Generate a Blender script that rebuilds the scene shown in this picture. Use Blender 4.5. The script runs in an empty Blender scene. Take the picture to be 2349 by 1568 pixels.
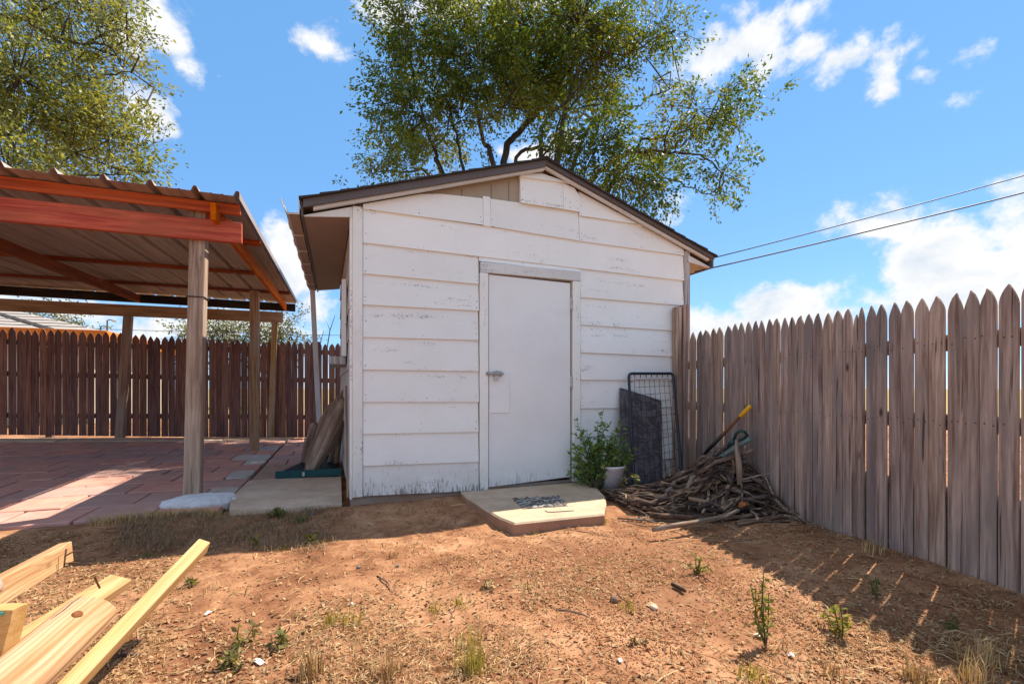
import bpy, math, random
import numpy as np
from mathutils import Vector, Matrix, Quaternion

random.seed(7)
rng = np.random.default_rng(7)
R = math.radians
sc = bpy.context.scene
C = sc.collection

# ------------------------------------------------------------------ camera
YAW = R(20.6)
FPX, PCX, PHY = 1062.0, 1174.5, 890.0          # focal length, centre column and horizon row, for a 2349 px wide picture
CAM = Vector((-0.11, -3.98, 1.0))
DIR = Vector((math.sin(YAW), math.cos(YAW), 0))
RGT = Vector((math.cos(YAW), -math.sin(YAW), 0))
UP = Vector((0, 0, 1))
cd = bpy.data.cameras.new('camera')
cam = bpy.data.objects.new('camera', cd)
C.objects.link(cam)
cam.location = CAM
cam.rotation_euler = (R(90), 0, -YAW)
cd.sensor_width = 36
cd.lens = 36 * FPX / 2349
cd.shift_y = (PHY - 784) / 2349
cd.clip_start, cd.clip_end = 0.05, 2000
sc.camera = cam

# ------------------------------------------------------------------ sun, exposure
SUN_AZ, SUN_EL = 70.0, 54.3
sd = bpy.data.lights.new('sun', 'SUN')
sd.energy = 4.3
sd.angle = R(0.5)
sd.color = (1.0, 0.915, 0.77)
so = bpy.data.objects.new('sun', sd)
C.objects.link(so)
tosun = Vector((math.sin(R(SUN_AZ)) * math.cos(R(SUN_EL)), math.cos(R(SUN_AZ)) * math.cos(R(SUN_EL)), math.sin(R(SUN_EL))))
so.rotation_euler = tosun.to_track_quat('Z', 'Y').to_euler()
so.location = (6, 4, 12)
vs = sc.view_settings
vs.view_transform = 'Standard'
vs.look = 'None'
vs.exposure = 1.1
vs.gamma = 1.0
vs.use_curve_mapping = False

# ------------------------------------------------------------------ node helper
class G:
    def __init__(s, nt): s.nt = nt
    def n(s, typ, ins=None, **kw):
        nd = s.nt.nodes.new('ShaderNode' + typ)
        for k, v in kw.items(): setattr(nd, k, v)
        for k, v in (ins or {}).items():
            if isinstance(v, bpy.types.NodeSocket): s.nt.links.new(v, nd.inputs[k])
            elif v is not None: nd.inputs[k].default_value = v
        return nd
    def math(s, op, a, b=0.0, c=None, clamp=False):
        nd = s.n('Math', {0: a, 1: b}, operation=op, use_clamp=clamp)
        if c is not None:
            if isinstance(c, bpy.types.NodeSocket): s.nt.links.new(c, nd.inputs[2])
            else: nd.inputs[2].default_value = c
        return nd.outputs[0]
    def vmath(s, op, a, b=None):
        nd = s.n('VectorMath', {0: a}, operation=op)
        if b is not None:
            if isinstance(b, bpy.types.NodeSocket): s.nt.links.new(b, nd.inputs[1])
            else: nd.inputs[1].default_value = b
        return nd.outputs[0]
    def noise(s, v, scale=5, detail=4, rough=0.5, dist=0.0, out=0):
        return s.n('TexNoise', {'Vector': v, 'Scale': scale, 'Detail': detail, 'Roughness': rough, 'Distortion': dist}).outputs[out]
    def map(s, v, scale=(1, 1, 1), loc=(0, 0, 0), rot=(0, 0, 0)):
        return s.n('Mapping', {'Vector': v, 'Scale': scale, 'Location': loc, 'Rotation': rot}).outputs[0]
    def ramp(s, f, stops, interp='LINEAR'):
        nd = s.n('ValToRGB', {0: f})
        cr = nd.color_ramp
        cr.interpolation = interp
        while len(cr.elements) < len(stops): cr.elements.new(0.5)
        for e, (p, c) in zip(cr.elements, stops):
            e.position = p
            e.color = (c, c, c, 1) if isinstance(c, (int, float)) else (*c, 1)
        return nd.outputs[0]
    def mix(s, f, a, b, mode='MIX'):
        nd = s.n('Mix', data_type='RGBA', blend_type=mode)
        for k, v in ((0, f), (6, a), (7, b)):
            if isinstance(v, bpy.types.NodeSocket): s.nt.links.new(v, nd.inputs[k])
            elif k == 0: nd.inputs[0].default_value = v
            else: nd.inputs[k].default_value = (*v, 1)
        return nd.outputs[2]
    def range(s, v, a, b, c=0.0, d=1.0, smooth=False):
        return s.n('MapRange', {0: v, 1: a, 2: b, 3: c, 4: d}, interpolation_type='SMOOTHSTEP' if smooth else 'LINEAR').outputs[0]

# ------------------------------------------------------------------ world: sky with clouds
def pix_dir(px, py):
    return (DIR + RGT * ((px - PCX) / FPX) + UP * ((PHY - py) / FPX)).normalized()

w = bpy.data.worlds.new('World')
sc.world = w
w.use_nodes = True
w.cycles.sampling_method = 'MANUAL'
w.cycles.sample_map_resolution = 512
nt = w.node_tree
nt.nodes.clear()
g = G(nt)
out = g.n('OutputWorld')
bg = g.n('Background', {'Strength': 0.12})
nt.links.new(bg.outputs[0], out.inputs[0])
sky = g.n('TexSky', sky_type='NISHITA')
sky.sun_disc = False
sky.sun_elevation = R(SUN_EL)
sky.sun_rotation = R(SUN_AZ)
sky.altitude = 2500
sky.air_density = 1.0
sky.dust_density = 0.0
sky.ozone_density = 3.0
tc = g.n('TexCoord').outputs['Generated']
sep = g.n('SeparateXYZ', {0: tc})
X_, Y_, Z_ = sep.outputs
az = g.math('ARCTAN2', X_, Y_)
el = g.math('ARCSINE', Z_)
ae = g.n('CombineXYZ', {0: az, 1: el}).outputs[0]
wobv = g.n('TexNoise', {'Vector': tc, 'Scale': 7.0, 'Detail': 5.0, 'Roughness': 0.55}).outputs[1]
wob = g.vmath('MULTIPLY', g.vmath('SUBTRACT', wobv, (0.5, 0.5, 0.5)), (0.10, 0.08, 0.0))
aew = g.vmath('ADD', ae, wob)
BLOBS = [  # column, row, half width, half height, strength
    (350, 45, 90, 85, 1.0), (300, 110, 60, 40, 0.6), (425, 145, 34, 28, 0.45), (338, 258, 66, 56, 1.0), (402, 298, 34, 20, 0.5),
    (732, 88, 46, 34, 0.6), (885, 22, 85, 62, 1.0), (1180, -10, 200, 40, 1.0), (1000, 10, 100, 40, 0.8),
    (1655, 118, 135, 66, 1.1), (1745, 150, 70, 40, 0.7), (1850, 118, 62, 40, 0.75), (1925, 140, 90, 46, 0.85), (2040, 135, 86, 50, 0.75), (2010, 205, 62, 42, 0.75), (2120, 160, 48, 22, 0.45),
    (2250, 104, 54, 22, 0.35), (1820, 28, 60, 40, 0.33), (2200, 215, 40, 14, 0.25), (1700, 30, 30, 30, 0.3),
    (2010, 520, 130, 62, 1.1), (2130, 590, 190, 85, 1.3), (2240, 650, 330, 95, 1.5), (2340, 560, 100, 90, 1.0), (2330, 470, 60, 60, 0.5),
    (1785, 708, 130, 62, 1.4), (1650, 752, 130, 50, 1.3), (1900, 745, 130, 55, 1.3), (1600, 790, 200, 50, 1.2),
    (655, 575, 62, 72, 1.2), (668, 640, 62, 60, 1.0), (700, 700, 60, 50, 0.5),
    (180, 705, 170, 34, 0.65), (400, 745, 160, 44, 0.9), (560, 742, 130, 40, 0.8), (330, 790, 160, 40, 0.9), (60, 690, 80, 20, 0.4),
    (1212, 355, 66, 34, 1.0), (1558, 458, 34, 34, 0.4), (1290, 330, 60, 30, 0.5)]
dens = None
up_l = None
for bx, by, rx, ry, st in BLOBS:
    d0, dx, dy = pix_dir(bx, by), pix_dir(bx + rx, by), pix_dir(bx, by - ry)
    a0, e0 = math.atan2(d0.x, d0.y), math.asin(d0.z)
    ra = max(0.01, abs(math.atan2(dx.x, dx.y) - a0))
    re = max(0.008, abs(math.asin(dy.z) - e0))
    q = g.vmath('MULTIPLY', g.vmath('SUBTRACT', aew, (a0, e0, 0)), (1 / ra, 1 / re, 0))
    ln = g.n('VectorMath', {0: q}, operation='LENGTH').outputs['Value']
    v = g.math('MULTIPLY_ADD', ln, -st, st)
    dens = v if dens is None else g.math('SMOOTH_MAX', dens, v, 0.15)
# cumulus beyond the frame, added and thickened to brighten the fill on the wall
gen = g.noise(tc, 2.2, 6, 0.55)
off = g.math('ABSOLUTE', g.math('SUBTRACT', az, YAW))
gmask = g.range(off, R(56), R(72), 0, 1, True)
gen = g.math('MULTIPLY', g.math('MULTIPLY', g.range(gen, 0.44, 0.62, 0, 1.0), gmask), g.range(el, 0.02, 0.2))
fine = g.noise(g.map(tc, (1, 1, 1.35)), 11.0, 10, 0.60, 0.35)
fine2 = g.noise(tc, 42.0, 7, 0.62, 0.2)
val = g.math('ADD', dens, g.math('MULTIPLY_ADD', fine, 2.3, -1.12))
val = g.math('ADD', val, g.math('MULTIPLY_ADD', fine2, 1.15, -0.42))
alpha = g.range(val, 0.0, 0.80, 0, 1, True)
alpha = g.math('MAXIMUM', alpha, gen)
alpha = g.math('MULTIPLY', alpha, g.range(el, -0.02, 0.03))
# cloud light: white on the sunward tops, grey blue below, from the same density a little nearer the sun
tone = g.noise(g.map(tc, (1, 1, 1.35), (0.02, 0.01, 0.035)), 11.0, 5, 0.6, 0.35)
shade = g.math('ADD', g.math('MULTIPLY', g.math('SUBTRACT', fine, tone), 2.2), g.range(val, 0.2, 1.8, 0.92, 0.62))
CLD = 4.0
cc = g.mix(g.math('ADD', shade, 0.1, clamp=True), (0.60 * CLD, 0.71 * CLD, 0.85 * CLD), (0.98 * CLD, 0.99 * CLD, 1.0 * CLD))
hs = g.mix(0.62, sky.outputs[0], (0.66, 1.90, 3.75))      # the clear sky, evened out as the photograph's exposure shows it
nt.links.new(g.mix(alpha, hs, cc), bg.inputs[0])

# ------------------------------------------------------------------ places: from a sight line to a point on a plane of the yard
def ray(px, py): return DIR + RGT * ((px - PCX) / FPX) + UP * ((PHY - py) / FPX)
def gp(px, py, z=0.0): r = ray(px, py); return CAM + r * ((z - CAM.z) / r.z)
def wp(px, py, Y=0.0): r = ray(px, py); return CAM + r * ((Y - CAM.y) / r.y)
def w2(px, py, Y=0.0): p = wp(px, py, Y); return (p.x, p.z)
def dp(px, py, dist): return CAM + ray(px, py) * dist
def pl(px, py, P0, n): r = ray(px, py); return CAM + r * ((P0 - CAM).dot(n) / r.dot(n))

# ------------------------------------------------------------------ mesh helper
class MB:
    def __init__(s): s.v, s.f, s.m = [], [], []
    def add(s, vs_, fs, mi=0):
        o = len(s.v)
        s.v += [tuple(p) for p in vs_]
        s.f += [tuple(i + o for i in f) for f in fs]
        s.m += [mi] * len(fs)
        return s
    def box(s, x0, x1, y0, y1, z0, z1, ch=0.003, mi=0, M=None):
        c = min(ch, 0.45 * min(x1 - x0, y1 - y0, z1 - z0))
        lo, hi = (x0, y0, z0), (x1, y1, z1)
        V, idx = [], {}
        for sx in (0, 1):
            for sy in (0, 1):
                for sz in (0, 1):
                    cor = [(lo, hi)[b][k] for k, b in enumerate((sx, sy, sz))]
                    ins = [c if b == 0 else -c for b in (sx, sy, sz)]
                    for ax in range(3):      # the vertex that lies on the face normal to axis ax
                        p = [cor[k] + (0 if k == ax else ins[k]) for k in range(3)]
                        idx[(sx, sy, sz, ax)] = len(V); V.append(p)
        F = []
        for ax in range(3):
            a, b = (ax + 1) % 3, (ax + 2) % 3
            for sd_ in (0, 1):
                q = []
                for (i, j) in ((0, 0), (1, 0), (1, 1), (0, 1)):
                    k = [0, 0, 0]; k[ax] = sd_; k[a] = i; k[b] = j
                    q.append(idx[(*k, ax)])
                F.append(q if sd_ else q[::-1])
            for i in (0, 1):
                for j in (0, 1):
                    e = []
                    for t in (0, 1):
                        k = [0, 0, 0]; k[ax] = t; k[a] = i; k[b] = j
                        e.append((idx[(*k, a)], idx[(*k, b)]))
                    q = [e[0][0], e[1][0], e[1][1], e[0][1]]
                    F.append(q if (i == j) else q[::-1])
        for sx in (0, 1):
            for sy in (0, 1):
                for sz in (0, 1):
                    q = [idx[(sx, sy, sz, a)] for a in range(3)]
                    F.append(q if (sx + sy + sz) % 2 else q[::-1])
        if M is not None: V = [M @ Vector(p) for p in V]
        return s.add(V, F, mi)
    def tube(s, pts, rad, n=8, caps=True, mi=0, jit=0.0):
        pts = [Vector(p) for p in pts]
        if not hasattr(rad, '__len__'): rad = [rad] * len(pts)
        V, F = [], []
        t0 = (pts[1] - pts[0]).normalized()
        a = t0.orthogonal().normalized()
        for i, p in enumerate(pts):
            t = (pts[min(i + 1, len(pts) - 1)] - pts[max(i - 1, 0)])
            t = t.normalized() if t.length > 1e-9 else t0
            a = (a - t * a.dot(t)).normalized()
            b = t.cross(a)
            for k in range(n):
                r_ = rad[i] * (1 + jit * (random.random() - 0.5))
                th = 2 * math.pi * k / n
                V.append(p + (a * math.cos(th) + b * math.sin(th)) * r_)
        for i in range(len(pts) - 1):
            for k in range(n):
                F.append((i * n + k, i * n + (k + 1) % n, (i + 1) * n + (k + 1) % n, (i + 1) * n + k))
        if caps:
            F.append(tuple(range(n))[::-1])
            F.append(tuple((len(pts) - 1) * n + k for k in range(n)))
        return s.add(V, F, mi)
    def prism(s, poly, a, b, mi=0):
        """poly: list of 3D points (counter clockwise seen from +n), moved by vectors a (front) and b (back)"""
        n = len(poly)
        P = [Vector(p) for p in poly]
        V = [p + Vector(a) for p in P] + [p + Vector(b) for p in P]
        F = [tuple(range(n)), tuple(range(2 * n - 1, n - 1, -1))]
        for i in range(n):
            j = (i + 1) % n
            F.append((i, n + i, n + j, j))
        return s.add(V, F, mi)

def mesh_of(name, mb, mats, smooth=False, origin=(0, 0, 0)):
    me = bpy.data.meshes.new(name)
    o = Vector(origin)
    me.from_pydata([(p[0] - o.x, p[1] - o.y, p[2] - o.z) for p in mb.v], [], mb.f)
    for m in (mats if isinstance(mats, (list, tuple)) else [mats]): me.materials.append(m)
    if any(mb.m): me.polygons.foreach_set('material_index', mb.m)
    if smooth: me.polygons.foreach_set('use_smooth', [True] * len(mb.f))
    me.update()
    return me

WLOC = {}
def place(name, me, parent=None, M=None, loc=(0, 0, 0)):
    o = bpy.data.objects.new(name, me)
    C.objects.link(o)
    M = M.copy() if M is not None else Matrix.Translation(Vector(loc))
    WLOC[o.name] = M.copy()
    if parent is not None:
        o.parent = parent
        M = WLOC[parent.name].inverted() @ M
    o.matrix_basis = M
    return o
def obj(name, mb, mats, parent=None, origin=None, smooth=False):
    """mesh given in world coordinates"""
    if origin is None: origin = WLOC[parent.name].translation if parent is not None else (0, 0, 0)
    return place(name, mesh_of(name, mb, mats, smooth, origin), parent, loc=origin)
def empty(name, loc, label, cat, group=None, rot=None):
    M = Matrix.Translation(Vector(loc)) @ (rot.to_4x4() if rot else Matrix())
    o = place(name, None, None, M)
    o.empty_display_size = 0.2
    tag(o, label, cat, group)
    return o
def tag(o, label=None, cat=None, group=None, kind=None):
    if label: o['label'] = label
    if cat: o['category'] = cat
    if group: o['group'] = group
    if kind: o['kind'] = kind
    return o
def frame_of(p, q, up=(0, 0, 1), roll=0.0):
    p, q = Vector(p), Vector(q)
    x = (q - p).normalized()
    u = Vector(up)
    if abs(x.dot(u)) > 0.98: u = Vector((0, 1, 0))
    y = u.cross(x).normalized()
    z = x.cross(y)
    m = Matrix((x, y, z)).transposed().to_4x4()
    return Matrix.Translation(p) @ m @ Matrix.Rotation(roll, 4, 'X')
def timber(name, p, q, wid, ht, mat_, parent=None, up=(0, 0, 1), ch=0.004, roll=0.0, bend=0.0):
    """a sawn piece from p to q; its grain runs along local X"""
    L = (Vector(q) - Vector(p)).length
    mb = MB().box(0, L, -wid / 2, wid / 2, -ht / 2, ht / 2, ch)
    return place(name, mesh_of(name, mb, mat_), parent, frame_of(p, q, up, roll))
def np_mesh(name, V, F, mats, smooth=False):
    me = bpy.data.meshes.new(name)
    k = F.shape[1]
    me.vertices.add(len(V)); me.vertices.foreach_set('co', V.astype(np.float32).ravel())
    me.loops.add(F.size); me.loops.foreach_set('vertex_index', F.astype(np.int32).ravel())
    me.polygons.add(len(F))
    me.polygons.foreach_set('loop_start', np.arange(0, F.size, k, dtype=np.int32))
    for m in (mats if isinstance(mats, (list, tuple)) else [mats]): me.materials.append(m)
    if smooth: me.polygons.foreach_set('use_smooth', np.ones(len(F), dtype=bool))
    me.update(calc_edges=True)
    me.validate()
    return me

def vnoise(x, y, s, seed=0):
    x = np.asarray(x, float) * s + 100.3 + seed * 17.1; y = np.asarray(y, float) * s + 57.7 + seed * 9.3
    xi, yi = np.floor(x), np.floor(y)
    fx, fy = x - xi, y - yi
    fx, fy = fx * fx * (3 - 2 * fx), fy * fy * (3 - 2 * fy)
    def h(a, b):
        t = np.sin(a * 127.1 + b * 311.7 + seed * 74.7) * 43758.5453
        return t - np.floor(t)
    return (h(xi, yi) * (1 - fx) + h(xi + 1, yi) * fx) * (1 - fy) + (h(xi, yi + 1) * (1 - fx) + h(xi + 1, yi + 1) * fx) * fy
def sstep(a, b, x):
    t = np.clip((np.asarray(x, float) - a) / (b - a), 0, 1)
    return t * t * (3 - 2 * t)

# ------------------------------------------------------------------ materials
def newmat(name, rough=0.8, spec=0.3):
    m = bpy.data.materials.new(name)
    m.use_nodes = True
    b = m.node_tree.nodes['Principled BSDF']
    b.inputs['Roughness'].default_value = rough
    b.inputs['Specular IOR Level'].default_value = spec
    return m, G(m.node_tree), b
def link(g, a, b): g.nt.links.new(a, b)

def wood(name, dark, mid, light, axis='X', rough=0.85, gscale=1.0, knots=0.5, crack=0.5, bump=0.5, vary=0.25, weather=None, spec=0.2, rings=0.0, ringf=150.0):
    m, g, b = newmat(name, rough, spec)
    tcn = g.n('TexCoord').outputs['Object']
    rnd = g.n('ObjectInfo').outputs['Random']
    offs = g.n('CombineXYZ', {0: g.math('MULTIPLY', rnd, 37.0), 1: g.math('MULTIPLY', rnd, 91.0), 2: g.math('MULTIPLY', rnd, 53.0)}).outputs[0]
    p = g.vmath('ADD', tcn, offs)
    al = lambda a, c: tuple(a if ax == axis else c for ax in 'XYZ')
    wv = g.n('TexNoise', {'Vector': g.map(p, al(2.0, 7.0)), 'Scale': gscale, 'Detail': 2.0}).outputs[1]
    pw = g.vmath('ADD', p, g.vmath('MULTIPLY', g.vmath('SUBTRACT', wv, (0.5,) * 3), al(0.0, 0.03)))
    g1 = g.noise(g.map(pw, al(1.6, 42.0)), gscale, 5, 0.6, 0.2)
    g2 = g.noise(g.map(pw, al(6.0, 190.0)), gscale, 3, 0.6)
    big = g.noise(g.map(p, al(1.1, 4.0)), gscale, 3, 0.5)
    f = g.math('ADD', g.math('MULTIPLY', g1, 0.65), g.math('ADD', g.math('MULTIPLY', g2, 0.2), g.math('MULTIPLY', big, 0.25)))
    col = g.ramp(f, [(0.43, dark), (0.54, mid), (0.65, light)])
    if rings:
        sx = g.n('SeparateXYZ', {0: g.vmath('ADD', tcn, g.vmath('MULTIPLY', g.vmath('SUBTRACT', g.n('TexNoise', {'Vector': g.map(p, al(1.3, 5.0)), 'Scale': 1.0, 'Detail': 2.0}).outputs[1], (0.5,) * 3), al(0.0, 0.085)))}).outputs
        ra_, rb_ = [sx['XYZ'.index(a)] for a in 'XYZ' if a != axis]
        ra_ = g.math('ADD', ra_, g.math('MULTIPLY_ADD', rnd, 0.05, 0.008))
        rb_ = g.math('ADD', rb_, g.math('MULTIPLY_ADD', rnd, -0.07, -0.012))
        rr_ = g.math('SQRT', g.math('ADD', g.math('MULTIPLY', ra_, ra_), g.math('MULTIPLY', rb_, rb_)))
        ring = g.math('POWER', g.math('MULTIPLY_ADD', g.math('SINE', g.math('MULTIPLY', rr_, ringf * 6.283)), 0.5, 0.5), 2.2)
        col = g.mix(g.math('MULTIPLY', ring, rings), col, tuple(c * k for c, k in zip(dark, (0.80, 0.66, 0.5))))
    if weather:
        wn = g.noise(g.map(p, al(1.5, 6.0)), 1.3, 5, 0.6)
        col = g.mix(g.range(wn, 0.45, 0.66), col, weather)
    if crack:
        cr = g.range(g.noise(g.map(pw, al(1.0, 70.0)), gscale * 0.9, 2, 0.5), 0.30, 0.36, 1, 0)
        col = g.mix(g.math('MULTIPLY', cr, crack), col, tuple(c * 0.25 for c in dark))
    if knots:
        vo = g.n('TexVoronoi', {'Vector': g.map(p, al(3.2, 7.5)), 'Scale': gscale, 'Randomness': 1.0})
        sel = g.math('GREATER_THAN', g.n('SeparateColor', {0: vo.outputs['Color']}).outputs[0], 0.72)
        kn = g.math('MULTIPLY', g.range(vo.outputs['Distance'], 0.05, 0.13, 1, 0), sel)
        col = g.mix(g.math('MULTIPLY', kn, knots), col, tuple(c * 0.45 for c in dark))
    hv = g.n('HueSaturation', {'Hue': g.math('MULTIPLY_ADD', rnd, 0.02, 0.49), 'Saturation': g.math('MULTIPLY_ADD', rnd, 0.3, 0.85), 'Value': g.math('MULTIPLY_ADD', rnd, vary * 2, 1 - vary), 'Color': col}).outputs[0]
    link(g, hv, b.inputs['Base Color'])
    if bump: link(g, g.n('Bump', {'Strength': bump, 'Distance': 0.003, 'Height': f}).outputs[0], b.inputs['Normal'])
    return m

M_picket = wood('weathered_cedar', (0.160, 0.100, 0.079), (0.315, 0.220, 0.181), (0.465, 0.345, 0.290), 'Z', knots=1.0, crack=0.8, vary=0.24, weather=(0.25, 0.195, 0.175))
M_picket_dark = wood('stained_cedar', (0.115, 0.054, 0.044), (0.20, 0.098, 0.078), (0.29, 0.15, 0.12), 'Z', knots=0.5, vary=0.25)
M_rail = wood('rail_wood', (0.09, 0.06, 0.05), (0.15, 0.10, 0.085), (0.22, 0.16, 0.13), 'X')
M_redwood = wood('red_stained_pine', (0.36, 0.040, 0.005), (0.56, 0.078, 0.009), (0.66, 0.14, 0.026), 'X', rough=0.85, knots=0.5, crack=0.35, vary=0.12, spec=0.08, weather=(0.42, 0.10, 0.022))
M_maroon = wood('dark_red_stained_pine', (0.13, 0.030, 0.018), (0.20, 0.050, 0.030), (0.28, 0.085, 0.05), 'X', rough=0.6, knots=0.3, crack=0.25, vary=0.12)
M_orangewood = wood('orange_stained_pine', (0.34, 0.055, 0.010), (0.48, 0.085, 0.018), (0.55, 0.13, 0.035), 'X', rough=0.6, knots=0.3, crack=0.2, vary=0.1)
M_brownwood = wood('brown_timber', (0.22, 0.115, 0.06), (0.38, 0.22, 0.125), (0.50, 0.32, 0.20), 'X', knots=0.5, vary=0.15)
M_blackwood = wood('dark_fascia_wood', (0.018, 0.014, 0.013), (0.035, 0.026, 0.024), (0.06, 0.045, 0.04), 'X', knots=0.2, vary=0.1)  # near-black wood of the back fascia
M_postgrey = wood('grey_post_pine', (0.21, 0.135, 0.095), (0.36, 0.25, 0.185), (0.48, 0.36, 0.285), 'X', knots=0.8, vary=0.05)
M_postbrown = wood('brown_post_pine', (0.20, 0.105, 0.05), (0.34, 0.19, 0.095), (0.44, 0.27, 0.15), 'X', knots=0.7, vary=0.08, weather=(0.36, 0.26, 0.2))
M_fresh = wood('fresh_pine', (0.38, 0.20, 0.08), (0.51, 0.305, 0.14), (0.59, 0.39, 0.20), 'X', rough=0.65, knots=0.8, crack=0.25, vary=0.06, bump=0.3, rings=0.42)
M_fresh_y = wood('treated_pine', (0.48, 0.265, 0.065), (0.57, 0.34, 0.095), (0.63, 0.41, 0.15), 'X', rough=0.65, knots=0.6, crack=0.2, vary=0.04, bump=0.3, rings=0.28, ringf=110.0)
M_peeled = wood('peeled_post', (0.36, 0.18, 0.095), (0.52, 0.325, 0.205), (0.60, 0.425, 0.30), 'X', rough=0.6, gscale=0.55, knots=1.0, crack=0.6, vary=0.03, bump=0.5, rings=0.42, ringf=70.0)
M_drift = wood('driftwood', (0.10, 0.058, 0.036), (0.26, 0.165, 0.105), (0.46, 0.32, 0.21), 'X', gscale=0.6, knots=0.5, crack=0.9, bump=1.0, vary=0.12)
M_log = wood('weathered_log', (0.085, 0.048, 0.030), (0.30, 0.19, 0.125), (0.56, 0.40, 0.28), 'X', gscale=0.5, knots=1.0, crack=0.55, bump=1.0, vary=0.05, weather=(0.22, 0.135, 0.09))
M_greyboard = wood('bare_grey_board', (0.20, 0.18, 0.175), (0.34, 0.32, 0.31), (0.48, 0.46, 0.45), 'Z', vary=0.08)
M_branch = wood('dead_branch', (0.030, 0.018, 0.014), (0.105, 0.064, 0.046), (0.27, 0.18, 0.13), 'X', gscale=0.8, knots=0.7, crack=0.5, bump=0.9, vary=0.6)
M_branchpale = wood('bleached_branch', (0.12, 0.082, 0.062), (0.25, 0.18, 0.14), (0.40, 0.31, 0.25), 'X', knots=0.4, crack=0.5, bump=0.8, vary=0.15)
M_handle = wood('tool_handle', (0.09, 0.035, 0.02), (0.16, 0.06, 0.032), (0.22, 0.09, 0.05), 'X', rough=0.5, knots=0, crack=0.2, vary=0.1)

def paint(name, base, chips=0.5, rough=0.55, dirt=0.3, band=True, axis='X', bare=(0.13, 0.10, 0.085), splash=0.0):
    m, g, b = newmat(name, rough, 0.35)
    p = g.n('TexCoord').outputs['Object']
    rnd = g.n('ObjectInfo').outputs['Random']
    p = g.vmath('ADD', p, g.n('CombineXYZ', {0: g.math('MULTIPLY', rnd, 31.0), 1: g.math('MULTIPLY', rnd, 7.0), 2: g.math('MULTIPLY', rnd, 0.0)}).outputs[0])
    al = lambda a, c: tuple(a if ax == axis else c for ax in 'XYZ')
    big = g.noise(p, 2.2, 4, 0.6)
    col = g.mix(g.math('MULTIPLY', g.range(big, 0.42, 0.72), dirt), base, tuple(c * k for c, k in zip(base, (0.80, 0.78, 0.74))))
    gr = g.noise(g.map(p, al(5.0, 130.0)), 1.0, 4, 0.6)
    col = g.mix(g.range(gr, 0.38, 0.30, 0, 0.28), col, tuple(c * 0.62 for c in base))
    spk = g.noise(g.map(p, al(85.0, 150.0)), 1.0, 2, 0.7)
    bandn = g.noise(g.map(p, al(1.3, 16.0)), 1.0, 4, 0.55)
    lump = g.noise(g.map(p, al(4.0, 12.0)), 1.0, 4, 0.65)
    msk = g.math('MULTIPLY', g.range(bandn, 0.52, 0.62), g.range(lump, 0.44, 0.58))
    thr = g.math('MULTIPLY_ADD', msk, -0.17, 0.72)
    ch = g.math('MULTIPLY', g.range(g.math('SUBTRACT', spk, thr), 0.0, 0.025), chips, clamp=True)
    col = g.mix(ch, col, bare)
    stain = g.noise(g.map(p, al(14.0, 2.0)), 1.0, 4, 0.6)
    col = g.mix(g.range(stain, 0.60, 0.80, 0, 0.22 * dirt), col, (0.42, 0.36, 0.29))
    if splash:      # mud thrown up by rain and paint worn off near the ground
        zz = g.n('SeparateXYZ', {0: g.n('TexCoord').outputs['Object']}).outputs[2]
        stk = g.noise(g.map(p, (60.0, 60.0, 9.0)), 1.0, 4, 0.65)
        soft = g.noise(p, 6.0, 4, 0.6)
        low = g.range(zz, 0.10, 0.42, 1, 0)
        col = g.mix(g.math('MULTIPLY', g.math('MULTIPLY', low, g.range(soft, 0.3, 0.7)), splash * 0.5), col, (0.42, 0.33, 0.26))
        col = g.mix(g.math('MULTIPLY', g.range(g.math('ADD', stk, g.math('MULTIPLY', g.range(zz, 0.10, 0.30, 1, 0), 0.14)), 0.62, 0.70), g.math('MULTIPLY', low, splash)), col, (0.23, 0.21, 0.20))
    hv = g.n('HueSaturation', {'Value': g.math('MULTIPLY_ADD', rnd, 0.08, 0.95), 'Color': col}).outputs[0]
    link(g, hv, b.inputs['Base Color'])
    hgt = g.math('SUBTRACT', g.math('MULTIPLY', gr, 0.5), ch)
    link(g, g.n('Bump', {'Strength': 0.35, 'Distance': 0.002, 'Height': hgt}).outputs[0], b.inputs['Normal'])
    return m
M_white = paint('white_siding_paint', (0.865, 0.865, 0.845), chips=0.8, dirt=0.25)
M_whiteworn = paint('peeling_siding_paint', (0.80, 0.80, 0.785), chips=0.9, dirt=0.7, axis='X', bare=(0.30, 0.28, 0.27), splash=1.0)
M_whitetrim = paint('white_trim_paint', (0.84, 0.835, 0.80), chips=0.8, dirt=0.5, axis='Z', splash=0.8)
M_trimworn = paint('worn_white_trim', (0.68, 0.68, 0.67), chips=1.0, dirt=0.8, axis='X', bare=(0.26, 0.24, 0.23))
M_door = paint('white_door_paint', (0.84, 0.845, 0.845), chips=0.0, dirt=0.35, axis='Z', splash=0.5)
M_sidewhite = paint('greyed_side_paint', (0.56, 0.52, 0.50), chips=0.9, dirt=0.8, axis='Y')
M_fasciabrown = paint('brown_fascia_paint', (0.118, 0.097, 0.095), chips=0.15, dirt=0.5, bare=(0.35, 0.3, 0.27))
M_soffit = paint('brown_soffit_paint', (0.30, 0.21, 0.175), chips=0.1, dirt=0.6, axis='Y', bare=(0.3, 0.25, 0.2))
M_tan = paint('tan_sheathing', (0.40, 0.325, 0.24), chips=0.15, dirt=0.6, axis='Z')
M_gutter = paint('brown_gutter_metal', (0.36, 0.26, 0.215), chips=0.3, rough=0.5, dirt=0.8, axis='Y')

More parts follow.
